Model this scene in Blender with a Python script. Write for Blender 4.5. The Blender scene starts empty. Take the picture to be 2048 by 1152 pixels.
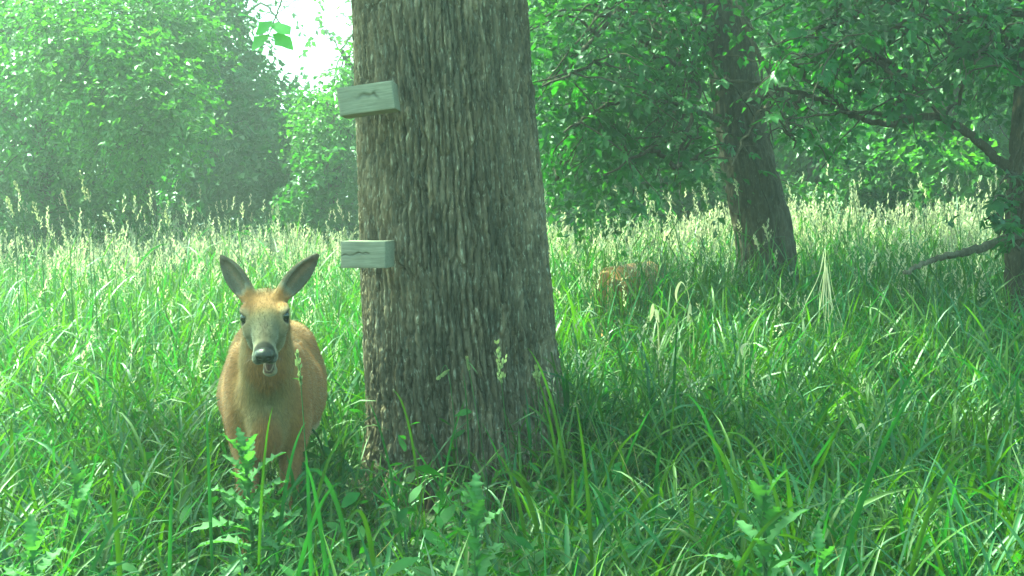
import bpy, math, random
import numpy as np
from mathutils import Vector, Matrix, Euler

rng = np.random.default_rng(11)
random.seed(11)
R = math.radians
scene = bpy.context.scene
col = scene.collection

# ------------------------------------------------------------------ camera, world, sun, exposure
F = 2668.0                      # focal length in photo pixels (photo 2048 wide)
CAMH, PITCH = 1.2, math.atan(146 / 2668.0)
cam_d = bpy.data.cameras.new('camera')
cam_d.sensor_width = 36.0
cam_d.lens = 36.0 * F / 2048
cam_d.clip_start, cam_d.clip_end = 0.05, 600
cam = bpy.data.objects.new('camera', cam_d)
col.objects.link(cam)
cam.location = (0, 0, CAMH)
cam.rotation_euler = (R(90) - PITCH, 0, 0)
scene.camera = cam

SUN_EL, SUN_AZ = R(58), R(-56)             # azimuth measured from +Y (ahead), negative = left
world = bpy.data.worlds.new('World')
scene.world = world
world.use_nodes = True
wn = world.node_tree.nodes
sky = wn.new('ShaderNodeTexSky')
sky.sky_type = 'NISHITA'
sky.sun_disc = False
sky.sun_elevation = SUN_EL
sky.sun_rotation = SUN_AZ
sky.air_density, sky.dust_density, sky.ozone_density = 1.0, 3.0, 1.0
bg = wn['Background']
world.node_tree.links.new(sky.outputs[0], bg.inputs['Color'])
bg.inputs['Strength'].default_value = 0.15

sun_d = bpy.data.lights.new('sun', 'SUN')
sun_d.energy = 5.0
sun_d.angle = R(0.53)
sun_d.color = (1.0, 0.95, 0.86)
sun = bpy.data.objects.new('sun', sun_d)
col.objects.link(sun)
to_sun = Vector((math.sin(SUN_AZ) * math.cos(SUN_EL), math.cos(SUN_AZ) * math.cos(SUN_EL), math.sin(SUN_EL)))
sun.rotation_euler = to_sun.to_track_quat('Z', 'Y').to_euler()

vs = scene.view_settings
vs.view_transform = 'Standard'
vs.look = 'None'
vs.gamma = 1.0
vs.use_curve_mapping = False
vs.exposure = 2.5
vs.use_white_balance = True                # the trail camera's own green balance
vs.white_balance_temperature = 6500
vs.white_balance_tint = -58
cy = scene.cycles
cy.max_bounces, cy.diffuse_bounces, cy.transmission_bounces, cy.glossy_bounces = 8, 5, 6, 2
cy.volume_bounces = 0
cy.use_denoising = True
cy.sample_clamp_indirect = 8.0


# ------------------------------------------------------------------ helpers
def at(px, py, Y):
    """point seen at photo pixel (px, py) at distance Y ahead of the camera"""
    u, v = (px - 1024) / F, (576 - py) / F
    d = np.array([u, math.cos(PITCH) + v * math.sin(PITCH), -math.sin(PITCH) + v * math.cos(PITCH)])
    return np.array([0, 0, CAMH]) + d * (Y / d[1])


def hash2(ix, iy, seed):
    h = (ix.astype(np.int64) * 374761393 + iy.astype(np.int64) * 668265263 + seed * 974711) & 0xFFFFFFFF
    h = ((h ^ (h >> 13)) * 1274126177) & 0xFFFFFFFF
    h = h ^ (h >> 16)
    return (h & 0xFFFFFF) / float(0xFFFFFF)


def vnoise(x, y, seed=0):
    x, y = np.asarray(x, float), np.asarray(y, float)
    ix, iy = np.floor(x), np.floor(y)
    fx, fy = x - ix, y - iy
    fx, fy = fx * fx * (3 - 2 * fx), fy * fy * (3 - 2 * fy)
    a, b = hash2(ix, iy, seed), hash2(ix + 1, iy, seed)
    c, d = hash2(ix, iy + 1, seed), hash2(ix + 1, iy + 1, seed)
    return (a * (1 - fx) + b * fx) * (1 - fy) + (c * (1 - fx) + d * fx) * fy


def fbm(x, y, seed=0, n=4):
    s, a, t = 0, 0.5, 0
    for i in range(n):
        s = s + a * vnoise(x * 2 ** i, y * 2 ** i, seed + i)
        t += a
        a *= 0.5
    return s / t


def worley(x, y, seed=0):
    """F1, F2 and the id of the nearest cell"""
    ix, iy = np.floor(x), np.floor(y)
    f1 = np.full(x.shape, 9.0)
    f2 = np.full(x.shape, 9.0)
    cid = np.zeros(x.shape)
    for dx in (-1, 0, 1):
        for dy in (-1, 0, 1):
            cx, cyy = ix + dx, iy + dy
            px = cx + 0.1 + 0.8 * hash2(cx, cyy, seed)
            py = cyy + 0.1 + 0.8 * hash2(cx, cyy, seed + 7)
            d = np.sqrt((px - x) ** 2 + (py - y) ** 2)
            hid = hash2(cx, cyy, seed + 13)
            near = d < f1
            f2 = np.where(near, f1, np.minimum(f2, d))
            cid = np.where(near, hid, cid)
            f1 = np.where(near, d, f1)
    return f1, f2, cid


def sstep(a, b, x):
    t = np.clip((x - a) / (b - a), 0, 1)
    return t * t * (3 - 2 * t)


def norm(v):
    return v / np.maximum(np.linalg.norm(v, axis=-1, keepdims=True), 1e-9)


def gz(x, y):
    """height of the ground"""
    x, y = np.asarray(x, float), np.asarray(y, float)
    s = np.where(x > 0, 0.055, 0.035) * np.clip(x, -9, 9) * sstep(3.0, 10.0, y)
    return s + 0.05 * (fbm(x * 0.7 + 3, y * 0.7, 5, 2) - 0.5)


class Geo:
    """collects vertices, quads / tris, colours and material slots"""
    def __init__(self):
        self.v, self.c, self.q, self.t, self.qm, self.tm = [], [], [], [], [], []
        self.n = 0

    def add(self, verts, quads=None, tris=None, color=None, mat=0):
        verts = np.asarray(verts, float).reshape(-1, 3)
        k = len(verts)
        if color is None:
            color = (0.5, 0.5, 0.5)
        color = np.asarray(color, float)
        if color.ndim == 1:
            color = np.tile(color, (k, 1))
        self.v.append(verts)
        self.c.append(color.reshape(-1, 3))
        if quads is not None and len(quads):
            q = np.asarray(quads).reshape(-1, 4) + self.n
            self.q.append(q)
            self.qm.append(np.full(len(q), mat))
        if tris is not None and len(tris):
            t = np.asarray(tris).reshape(-1, 3) + self.n
            self.t.append(t)
            self.tm.append(np.full(len(t), mat))
        self.n += k

    def build(self, name, mats, parent=None, origin=(0, 0, 0), smooth=True, link=True):
        v = np.concatenate(self.v) - np.asarray(origin)
        c = np.concatenate(self.c)
        q = np.concatenate(self.q) if self.q else np.zeros((0, 4), int)
        t = np.concatenate(self.t) if self.t else np.zeros((0, 3), int)
        mi = np.concatenate(self.qm + self.tm) if (self.qm or self.tm) else np.zeros(0, int)
        me = bpy.data.meshes.new(name)
        me.vertices.add(len(v))
        me.vertices.foreach_set('co', v.astype(np.float32).ravel())
        nl = q.size + t.size
        me.loops.add(nl)
        me.loops.foreach_set('vertex_index', np.concatenate([q.ravel(), t.ravel()]).astype(np.int32))
        npoly = len(q) + len(t)
        me.polygons.add(npoly)
        starts = np.concatenate([np.arange(len(q)) * 4, q.size + np.arange(len(t)) * 3]).astype(np.int32)
        me.polygons.foreach_set('loop_start', starts)
        me.polygons.foreach_set('material_index', mi.astype(np.int32))
        me.polygons.foreach_set('use_smooth', np.full(npoly, smooth))
        me.update(calc_edges=True)
        a = me.color_attributes.new('Col', 'FLOAT_COLOR', 'POINT')
        a.data.foreach_set('color', np.concatenate([c, np.ones((len(c), 1))], 1).astype(np.float32).ravel())
        for m in (mats if isinstance(mats, (list, tuple)) else [mats]):
            me.materials.append(m)
        o = bpy.data.objects.new(name, me)
        if link:
            col.objects.link(o)
        if parent is not None:
            o.parent = parent
        return o


def tag(o, label=None, cat=None, group=None, kind=None):
    for k, val in (('label', label), ('category', cat), ('group', group), ('kind', kind)):
        if val:
            o[k] = val
    return o


def empty(name, loc):
    e = bpy.data.objects.new(name, None)
    e.empty_display_size = 0.1
    e.location = loc
    col.objects.link(e)
    return e


# ------------------------------------------------------------------ materials
def new_mat(name):
    m = bpy.data.materials.new(name)
    m.use_nodes = True
    nt = m.node_tree
    for n in list(nt.nodes):
        nt.nodes.remove(n)
    out = nt.nodes.new('ShaderNodeOutputMaterial')
    return m, nt, out


def leaf_mat(name, rough=0.45, trans=0.45, tint=(1.25, 1.5, 0.55), spec=0.5, vary=0.35, scale=9.0):
    m, nt, out = new_mat(name)
    N, L = nt.nodes.new, nt.links.new
    at_ = N('ShaderNodeAttribute'); at_.attribute_name = 'Col'
    geo = N('ShaderNodeNewGeometry')
    noi = N('ShaderNodeTexNoise'); noi.inputs['Scale'].default_value = scale; noi.inputs['Detail'].default_value = 3
    L(geo.outputs['Position'], noi.inputs['Vector'])
    mr = N('ShaderNodeMapRange'); mr.inputs[1].default_value = 0.3; mr.inputs[2].default_value = 0.7
    mr.inputs[3].default_value = 1 - vary; mr.inputs[4].default_value = 1 + vary
    L(noi.outputs[0], mr.inputs[0])
    mx = N('ShaderNodeVectorMath'); mx.operation = 'SCALE'
    L(at_.outputs['Color'], mx.inputs[0]); L(mr.outputs[0], mx.inputs['Scale'])
    p = N('ShaderNodeBsdfPrincipled')
    p.inputs['Roughness'].default_value = rough
    p.inputs['Specular IOR Level'].default_value = spec
    L(mx.outputs[0], p.inputs['Base Color'])
    tm = N('ShaderNodeVectorMath'); tm.operation = 'MULTIPLY'; tm.inputs[1].default_value = tint
    L(mx.outputs[0], tm.inputs[0])
    tr = N('ShaderNodeBsdfTranslucent'); L(tm.outputs[0], tr.inputs['Color'])
    ms = N('ShaderNodeMixShader'); ms.inputs[0].default_value = trans
    L(p.outputs[0], ms.inputs[1]); L(tr.outputs[0], ms.inputs[2]); L(ms.outputs[0], out.inputs['Surface'])
    return m


def bark_mat(name, c0, c1, c2, scale=1.0, bump=0.4):
    m, nt, out = new_mat(name)
    N, L = nt.nodes.new, nt.links.new
    tc = N('ShaderNodeTexCoord')
    mp = N('ShaderNodeMapping'); mp.inputs['Scale'].default_value = (14 * scale, 14 * scale, 3.2 * scale)
    L(tc.outputs['Object'], mp.inputs[0])
    n1 = N('ShaderNodeTexNoise'); n1.inputs['Scale'].default_value = 1.6; n1.inputs['Detail'].default_value = 6
    n1.inputs['Roughness'].default_value = 0.7
    L(mp.outputs[0], n1.inputs['Vector'])
    n2 = N('ShaderNodeTexNoise'); n2.inputs['Scale'].default_value = 7; n2.inputs['Detail'].default_value = 5
    L(mp.outputs[0], n2.inputs['Vector'])
    n3 = N('ShaderNodeTexNoise'); n3.inputs['Scale'].default_value = 2.2; n3.inputs['Detail'].default_value = 3
    L(tc.outputs['Object'], n3.inputs['Vector'])
    r1 = N('ShaderNodeValToRGB')
    r1.color_ramp.elements[0].position, r1.color_ramp.elements[0].color = 0.34, (*c0, 1)
    r1.color_ramp.elements[1].position, r1.color_ramp.elements[1].color = 0.68, (*c1, 1)
    L(n1.outputs[0], r1.inputs[0])
    r2 = N('ShaderNodeValToRGB')
    r2.color_ramp.elements[0].position, r2.color_ramp.elements[0].color = 0.56, (0, 0, 0, 1)
    r2.color_ramp.elements[1].position, r2.color_ramp.elements[1].color = 0.70, (1, 1, 1, 1)
    L(n2.outputs[0], r2.inputs[0])
    mx = N('ShaderNodeMix'); mx.data_type = 'RGBA'
    L(r2.outputs[0], mx.inputs[0]); L(r1.outputs[0], mx.inputs[6]); mx.inputs[7].default_value = (*c2, 1)
    # broad tone drift and the tone of each plate
    at_ = N('ShaderNodeAttribute'); at_.attribute_name = 'Col'
    mr = N('ShaderNodeMapRange'); mr.inputs[1].default_value = 0.35; mr.inputs[2].default_value = 0.65
    mr.inputs[3].default_value = 0.75; mr.inputs[4].default_value = 1.25
    L(n3.outputs[0], mr.inputs[0])
    sc = N('ShaderNodeVectorMath'); sc.operation = 'SCALE'
    L(mx.outputs[2], sc.inputs[0]); L(mr.outputs[0], sc.inputs['Scale'])
    mu = N('ShaderNodeVectorMath'); mu.operation = 'MULTIPLY'
    L(sc.outputs[0], mu.inputs[0]); L(at_.outputs['Color'], mu.inputs[1])
    p = N('ShaderNodeBsdfPrincipled')
    p.inputs['Roughness'].default_value = 0.85
    p.inputs['Specular IOR Level'].default_value = 0.1
    L(mu.outputs[0], p.inputs['Base Color'])
    b = N('ShaderNodeBump'); b.inputs['Strength'].default_value = bump; b.inputs['Distance'].default_value = 0.006
    ad = N('ShaderNodeMath'); ad.operation = 'ADD'
    L(n1.outputs[0], ad.inputs[0]); L(n2.outputs[0], ad.inputs[1]); L(ad.outputs[0], b.inputs['Height'])
    L(b.outputs[0], p.inputs['Normal'])
    L(p.outputs[0], out.inputs['Surface'])
    return m


def attr_mat(name, rough=0.7, spec=0.3, vary=0.2, scale=60, bump=0.0, sheen=0.0, stretch=(1, 1, 1)):
    m, nt, out = new_mat(name)
    N, L = nt.nodes.new, nt.links.new
    at_ = N('ShaderNodeAttribute'); at_.attribute_name = 'Col'
    tc = N('ShaderNodeTexCoord')
    mp = N('ShaderNodeMapping'); mp.inputs['Scale'].default_value = stretch
    L(tc.outputs['Object'], mp.inputs[0])
    noi = N('ShaderNodeTexNoise'); noi.inputs['Scale'].default_value = scale; noi.inputs['Detail'].default_value = 5
    L(mp.outputs[0], noi.inputs['Vector'])
    mr = N('ShaderNodeMapRange'); mr.inputs[1].default_value = 0.3; mr.inputs[2].default_value = 0.7
    mr.inputs[3].default_value = 1 - vary; mr.inputs[4].default_value = 1 + vary
    L(noi.outputs[0], mr.inputs[0])
    mx = N('ShaderNodeVectorMath'); mx.operation = 'SCALE'
    L(at_.outputs['Color'], mx.inputs[0]); L(mr.outputs[0], mx.inputs['Scale'])
    p = N('ShaderNodeBsdfPrincipled')
    p.inputs['Roughness'].default_value = rough
    p.inputs['Specular IOR Level'].default_value = spec
    if sheen:
        p.inputs['Sheen Weight'].default_value = sheen
        p.inputs['Sheen Roughness'].default_value = 0.4
    L(mx.outputs[0], p.inputs['Base Color'])
    if bump:
        b = N('ShaderNodeBump'); b.inputs['Strength'].default_value = bump; b.inputs['Distance'].default_value = 0.004
        L(noi.outputs[0], b.inputs['Height']); L(b.outputs[0], p.inputs['Normal'])
    L(p.outputs[0], out.inputs['Surface'])
    return m


M_GRASS = leaf_mat('grass_blade', 0.44, 0.42, (1.2, 1.45, 0.5), 0.45, 0.25, 7)
M_HEAD = leaf_mat('seed_head', 0.7, 0.35, (1.1, 1.1, 0.9), 0.2, 0.2, 12)
M_STRAW = leaf_mat('dry_straw', 0.6, 0.3, (1.1, 1.05, 0.8), 0.3, 0.15, 20)
M_LEAF = leaf_mat('tree_leaf', 0.42, 0.48, (1.3, 1.6, 0.45), 0.5, 0.35, 1.3)
M_WEED = leaf_mat('weed_leaf', 0.65, 0.4, (1.2, 1.4, 0.5), 0.2, 0.3, 14)
M_BARK = bark_mat('furrowed_bark', (0.072, 0.053, 0.036), (0.172, 0.131, 0.092), (0.30, 0.265, 0.21), 1.0, 1.0)
M_BARK2 = bark_mat('dark_bark', (0.040, 0.030, 0.022), (0.085, 0.066, 0.048), (0.115, 0.10, 0.078), 1.2, 0.5)
M_TWIG = bark_mat('twig_bark', (0.07, 0.055, 0.04), (0.14, 0.115, 0.085), (0.18, 0.16, 0.13), 2.0, 0.4)
M_COAT = attr_mat('deer_coat', 0.8, 0.15, 0.16, 90, 0.25, 0.25, (1, 0.4, 1))
M_EAR = leaf_mat('deer_ear', 0.8, 0.4, (1.3, 0.8, 0.55), 0.15, 0.12, 60)
M_FUR = attr_mat('deer_hair', 0.65, 0.25, 0.12, 50)
M_NOSE = attr_mat('wet_nose', 0.33, 0.4, 0.2, 160, 0.35)
M_EYE = attr_mat('dark_eye', 0.05, 0.8, 0.05, 20)


def ground_mat():
    m, nt, out = new_mat('meadow_soil')
    N, L = nt.nodes.new, nt.links.new
    geo = N('ShaderNodeNewGeometry')
    n1 = N('ShaderNodeTexNoise'); n1.inputs['Scale'].default_value = 3.0; n1.inputs['Detail'].default_value = 8
    n2 = N('ShaderNodeTexNoise'); n2.inputs['Scale'].default_value = 40; n2.inputs['Detail'].default_value = 4
    L(geo.outputs['Position'], n1.inputs['Vector']); L(geo.outputs['Position'], n2.inputs['Vector'])
    r = N('ShaderNodeValToRGB')
    r.color_ramp.elements[0].position, r.color_ramp.elements[0].color = 0.3, (0.03, 0.024, 0.014, 1)
    r.color_ramp.elements[1].position, r.color_ramp.elements[1].color = 0.7, (0.05, 0.075, 0.022, 1)
    ad = N('ShaderNodeMath'); ad.operation = 'MULTIPLY_ADD'; ad.inputs[1].default_value = 0.6
    L(n2.outputs[0], ad.inputs[0])
    sb = N('ShaderNodeMath'); sb.operation = 'MULTIPLY'; sb.inputs[1].default_value = 0.45
    L(n1.outputs[0], sb.inputs[0]); L(sb.outputs[0], ad.inputs[2])
    L(ad.outputs[0], r.inputs[0])
    p = N('ShaderNodeBsdfPrincipled'); p.inputs['Roughness'].default_value = 0.95
    L(r.outputs[0], p.inputs['Base Color'])
    b = N('ShaderNodeBump'); b.inputs['Strength'].default_value = 0.6; b.inputs['Distance'].default_value = 0.02
    L(n2.outputs[0], b.inputs['Height']); L(b.outputs[0], p.inputs['Normal'])
    L(p.outputs[0], out.inputs['Surface'])
    return m


# ------------------------------------------------------------------ ground
def build_ground():
    s = np.linspace(-1, 1, 141)
    xs = np.sign(s) * (np.abs(s) * 8 + np.abs(s) ** 5 * 292)
    t = np.linspace(0, 1, 151)
    ys = -60 + 0 * t
    ys = np.concatenate([np.linspace(-200, -4, 12), np.linspace(-3.5, 24, 130), np.linspace(28, 300, 16)])
    X, Y = np.meshgrid(xs, ys)
    Z = gz(X, Y)
    nx, ny = len(xs), len(ys)
    i = np.arange(nx * ny).reshape(ny, nx)
    q = np.stack([i[:-1, :-1], i[:-1, 1:], i[1:, 1:], i[1:, :-1]], -1)
    g = Geo()
    g.add(np.stack([X, Y, Z], -1), quads=q)
    o = g.build('ground', ground_mat())
    tag(o, kind='structure')


build_ground()


# ------------------------------------------------------------------ tubes and bark
def tube_grid(pts, rad, sides, bark=0.0, cell=(0.04, 0.2), seed=1, flare=None):
    """rings round a smoothed path; returns verts, quads, tone"""
    pts = np.asarray(pts, float)
    n = len(pts)
    T = norm(np.gradient(pts, axis=0))
    ref = np.array([0.0, 1.0, 0.0]) if abs(T[0][1]) < 0.9 else np.array([1.0, 0, 0])
    A = norm(np.cross(T, ref))
    B = np.cross(T, A)
    th = np.linspace(0, 2 * math.pi, sides, endpoint=False)
    s = np.concatenate([[0], np.cumsum(np.linalg.norm(np.diff(pts, axis=0), axis=1))])
    TH, S = np.meshgrid(th, s)
    rr = np.repeat(np.asarray(rad)[:, None], sides, 1)
    tone = np.ones_like(rr)
    if bark:
        u = TH * rr.mean()
        # periodic enough: blend is at the far side
        f1, f2, cid = worley(u / cell[0] + 0.5 * vnoise(u * 9, S * 4, seed), S / cell[1], seed)
        ridge = sstep(0.02, 0.4, f2 - f1)
        rr = rr + bark * (ridge - 0.6) + bark * 0.5 * (fbm(u * 30, S * 9, seed, 3) - 0.5)
        tone = 0.85 + 0.3 * cid
    P = pts[:, None, :] + (np.cos(TH) * rr)[..., None] * A[:, None, :] + (np.sin(TH) * rr)[..., None] * B[:, None, :]
    i = np.arange(n * sides).reshape(n, sides)
    j = np.roll(i, -1, 1)
    q = np.stack([i[:-1], j[:-1], j[1:], i[1:]], -1).reshape(-1, 4)
    return P.reshape(-1, 3), q, tone.reshape(-1)


def smooth_path(ctrl, n):
    """Catmull-Rom through control points"""
    c = np.asarray(ctrl, float)
    c = np.vstack([2 * c[0] - c[1], c, 2 * c[-1] - c[-2]])
    m = len(c) - 3
    t = np.linspace(0, m - 1e-6, n)
    k = t.astype(int)
    f = (t - k)[:, None]
    p0, p1, p2, p3 = c[k], c[k + 1], c[k + 2], c[k + 3]
    return 0.5 * ((2 * p1) + (-p0 + p2) * f + (2 * p0 - 5 * p1 + 4 * p2 - p3) * f ** 2 + (-p0 + 3 * p1 - 3 * p2 + p3) * f ** 3)


def add_tube(g, ctrl, r0, r1, n=12, sides=7, wob=0.0, bark=0.0, cell=(0.04, 0.2), seed=1, power=1.0, mat=0):
    p = smooth_path(ctrl, n)
    if wob:
        w = rng.normal(0, wob, p.shape)
        w[0] = 0
        p = p + w
    t = np.linspace(0, 1, n) ** power
    v, q, tone = tube_grid(p, r0 + (r1 - r0) * t, sides, bark, cell, seed)
    g.add(v, quads=q, color=np.repeat(tone[:, None], 3, 1), mat=mat)
    tip = len(v)
    last = np.arange(tip - sides, tip)
    g.add(np.vstack([v[last], p[-1] + (p[-1] - p[-2]) * 0.3]), tris=[[k, (k + 1) % sides, sides] for k in range(sides)],
          color=np.ones(3), mat=mat)
    return p


# ------------------------------------------------------------------ leaves
def leaf_sprays(g, center, radii, n_spray, m_leaf=14, size=0.09, base=(0.05, 0.11, 0.028), length=0.5, shell=0.5,
                droop=0.35, mat=0, jitter=0.3, keep=None):
    """sprays of folded leaves filling an ellipsoid"""
    center, radii = np.asarray(center, float), np.asarray(radii, float)
    d = norm(rng.normal(size=(n_spray, 3)))
    r = (shell + (1 - shell) * rng.random(n_spray)) if shell > 0 else rng.random(n_spray) ** (1 / 3)
    r = np.where(rng.random(n_spray) < 0.35, rng.random(n_spray) ** 0.5, r)
    P = center + d * radii * r[:, None]
    if keep is not None:
        k = keep(P)
        P, d = P[k], d[k]
    n = len(P)
    if n == 0:
        return
    sd = norm(d * 0.8 + rng.normal(0, 0.5, (n, 3)) + np.array([0, 0, -droop]))
    up = norm(np.array([0, 0, 1.0]) + rng.normal(0, 0.35, (n, 3)) + d * 0.4)
    side = norm(np.cross(sd, up))
    up = np.cross(side, sd)
    t = (np.arange(m_leaf) + 0.5) / m_leaf
    sgn = np.where(np.arange(m_leaf) % 2 == 0, 1.0, -1.0)
    ln = length * (0.6 + 0.8 * rng.random((n, 1, 1)))
    B = P[:, None, :] + sd[:, None, :] * (t[None, :, None] - 0.3) * ln + np.array([0, 0, -1.0]) * (t[None, :, None] ** 2 * droop * ln * 0.5)
    B = B + rng.normal(0, 0.03, B.shape)
    ld = sd[:, None, :] * 0.55 + side[:, None, :] * sgn[None, :, None] * 0.85 + np.array([0, 0, -droop])
    ld = norm(ld + rng.normal(0, jitter, ld.shape))
    ln_up = norm(up[:, None, :] + rng.normal(0, 0.45, ld.shape))
    ls = norm(np.cross(ld, ln_up))
    lu = np.cross(ls, ld)
    sz = size * (0.65 + 0.7 * rng.random(B.shape[:2]))[..., None]
    wd = sz * (0.27 + 0.12 * rng.random(B.shape[:2]))[..., None]
    v0 = B
    v1 = B + ld * sz * 0.45 + ls * wd + lu * sz * 0.12
    v2 = B + ld * sz - lu * sz * 0.10
    v3 = B + ld * sz * 0.45 - ls * wd + lu * sz * 0.12
    V = np.stack([v0, v1, v2, v3], 2).reshape(-1, 3)
    k = np.arange(n * m_leaf)[:, None] * 4
    tr = np.concatenate([k + np.array([0, 1, 2]), k + np.array([0, 2, 3])], 0)
    c = np.asarray(base) * (0.7 + 0.6 * rng.random((n, 1, 1))) * (0.85 + 0.3 * rng.random((n, m_leaf, 1)))
    yel = rng.random((n, 1, 1)) * 0.3
    c = c * (1 + yel * np.array([0.9, 0.35, 0.0]))
    C = np.repeat(c.reshape(-1, 1, 3), 4, 1).reshape(-1, 3)
    g.add(V, tris=tr, color=C, mat=mat)


def leaflet_mesh(kind, seed):
    """one real leaf: a compound leaf of three to five toothed leaflets, unit length along +Y, normal +Z"""
    r = np.random.default_rng(seed)
    g = Geo()

    def leaflet(b, ang, L, W):
        ca, sa = math.cos(ang), math.sin(ang)
        ts = [0.0, 0.18, 0.4, 0.62, 0.82, 1.0]
        ws = [0.03, 0.75, 1.0, 0.8, 0.55, 0.0]
        V = []
        for t, w in zip(ts, ws):
            z = -0.22 * t * t * L
            for s in (-1, 0, 1):
                ww = W * w * (1 + 0.25 * r.normal() * (s != 0))
                x, y = s * ww, t * L + (0.03 * r.normal() if s else 0)
                V.append((b[0] + ca * x - sa * y, b[1] + sa * x + ca * y, b[2] + z + 0.22 * abs(s) * ww))
        q = []
        for k in range(5):
            a = k * 3
            q += [[a, a + 1, a + 4, a + 3], [a + 1, a + 2, a + 5, a + 4]]
        g.add(V, quads=q, color=np.array([0.05, 0.115, 0.03]) * (0.85 + 0.3 * r.random()))
    if kind == 'compound':
        leaflet((0, 0.42, 0), 0, 0.6, 0.15)
        leaflet((0, 0.36, 0), 0.95, 0.5, 0.13)
        leaflet((0, 0.36, 0), -0.95, 0.5, 0.13)
        leaflet((0, 0.16, -0.01), 1.25, 0.42, 0.11)
        leaflet((0, 0.16, -0.01), -1.25, 0.42, 0.11)
        g.add([(-.008, 0, 0), (.008, 0, 0), (.006, .45, 0), (-.006, .45, 0)], quads=[[0, 1, 2, 3]], color=(0.07, 0.11, 0.03))
    else:
        leaflet((0, 0.12, 0), 0, 0.88, 0.27)
        g.c = [c * np.array([5.0, 3.6, 5.5]) for c in g.c]  # leaf colour raised to imitate glare and light shining through
        g.add([(-.01, 0, 0), (.01, 0, 0), (.008, .2, 0), (-.008, .2, 0)], quads=[[0, 1, 2, 3]], color=(0.07, 0.11, 0.03))
    return g


LEAF_MESHES = []
for k_ in range(4):
    LEAF_MESHES.append(leaflet_mesh('compound', 40 + k_).build('leaf', M_LEAF, link=False).data)
M_GLARE_LEAF = leaf_mat('glare_paled_leaf', 0.5, 0.6, (1.2, 1.4, 0.6), 0.3, 0.15, 20)
SIMPLE_LEAF = [leaflet_mesh('simple', 60 + k_).build('leaf', M_GLARE_LEAF, link=False).data for k_ in range(3)]


def place_leaf(parent, pos, direction, up, size, meshes, origin):
    d = norm(np.asarray(direction, float))
    s = norm(np.cross(d, up))
    u = np.cross(s, d)
    o = bpy.data.objects.new('leaf', random.choice(meshes))
    o.matrix_world = Matrix(((s[0] * size, d[0] * size, u[0] * size, pos[0] - origin[0]),
                             (s[1] * size, d[1] * size, u[1] * size, pos[1] - origin[1]),
                             (s[2] * size, d[2] * size, u[2] * size, pos[2] - origin[2]),
                             (0, 0, 0, 1)))
    col.objects.link(o)
    o.parent = parent
    return o


def leaf_parts(parent, twigs, origin, count, size, meshes=None, droop=0.5):
    """individual leaves set along twigs (paths)"""
    meshes = meshes or LEAF_MESHES
    for k in range(count):
        p = twigs[k % len(twigs)]
        t = rng.random() ** 0.8 * 0.95
        f = t * (len(p) - 1)
        i = min(int(f), len(p) - 2)
        pos = p[i] + (p[i + 1] - p[i]) * (f - i)
        tg = norm(p[i + 1] - p[i])
        sd = norm(np.cross(tg, [0, 0, 1.0])) * random.choice((-1, 1))
        if not bare(pos[None])[0] and rng.random() < .7:
            continue
        d = tg * 0.5 + sd * 0.8 + np.array([0, 0, -droop]) + rng.normal(0, 0.25, 3)
        place_leaf(parent, pos, d, norm(np.array([0, 0, 1.0]) + rng.normal(0, 0.4, 3)), size * (0.7 + 0.6 * rng.random()), meshes, origin)


def make_tree(name, label, base, trunk_ctrl, r0, r1, lobes, leaf_col, bark=M_BARK2, size=0.09, sides=28, group=None,
              limbs=True, part_leaves=0, part_lobes=(), part_size=0.17, extra=None, bark_depth=0.018, rings=90, spray_len=0.5,
              droop=0.35, keep=None, limb_min=0.9, limb_r=0.06):
    """a tree: trunk, branches from the trunk into each lobe of the crown, crown of leaf sprays"""
    base = np.asarray(base, float)
    e = empty(name, base)
    tag(e, label, 'tree', group)
    g = Geo()
    tp = smooth_path(trunk_ctrl, rings)
    t = np.linspace(0, 1, rings)
    rad = r0 + (r1 - r0) * t ** 0.8
    rad = rad * (1 + 0.35 * np.exp(-np.linspace(0, np.linalg.norm(tp[-1] - tp[0]), rings) / 0.18))
    v, q, tone = tube_grid(tp, rad, sides, bark_depth, (0.045, 0.22), int(abs(base[0] * 100)) % 997)
    g.add(v, quads=q, color=np.repeat(tone[:, None], 3, 1))
    g.build('trunk', bark, e, base)
    cg = Geo()
    twigs = []
    for li, lb in enumerate(lobes):
        c, rr, ns = np.asarray(lb[0], float), np.asarray(lb[1], float), lb[2]
        sz = lb[3] if len(lb) > 3 else size
        lc = lb[4] if len(lb) > 4 else leaf_col
        if limbs:
            bg_ = Geo()
            zs = np.abs(tp[:, 2] - max(base[2] + limb_min, c[2] - 0.25 * np.linalg.norm(c[:2] - base[:2]) - 0.2))
            a = tp[int(np.argmin(zs))]
            rt = rad[int(np.argmin(zs))]
            mid = (a + c) / 2 + np.array([0, 0, 0.25]) + rng.normal(0, 0.15, 3)
            lim = add_tube(bg_, [a, mid, c], min(limb_r, rt * 0.45), min(0.015, limb_r * .5), 14, 7, 0.012, power=0.7)
            for k in range(7):
                tip = c + norm(rng.normal(size=3)) * rr * 0.9
                st = lim[int(rng.integers(6, 14))]
                m2 = (st + tip) / 2 + np.array([0, 0, 0.12])
                tw = add_tube(bg_, [st, m2, tip], 0.012, 0.004, 9, 5, 0.008)
                if li in part_lobes:
                    twigs.append(tw)
            bg_.build('branch', M_TWIG if bark is not M_BARK2 else M_BARK2, e, base)
        leaf_sprays(cg, c, rr, ns, 14, sz, lc, spray_len, 0.45, droop, keep=keep)
    if extra:
        twigs += extra(e, base)
    if cg.n:
        o = cg.build('crown', M_LEAF, e, base, smooth=False)
        o['kind'] = 'stuff'
    if part_leaves and twigs:
        leaf_parts(e, twigs, base, part_leaves, part_size)
    return e


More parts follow.
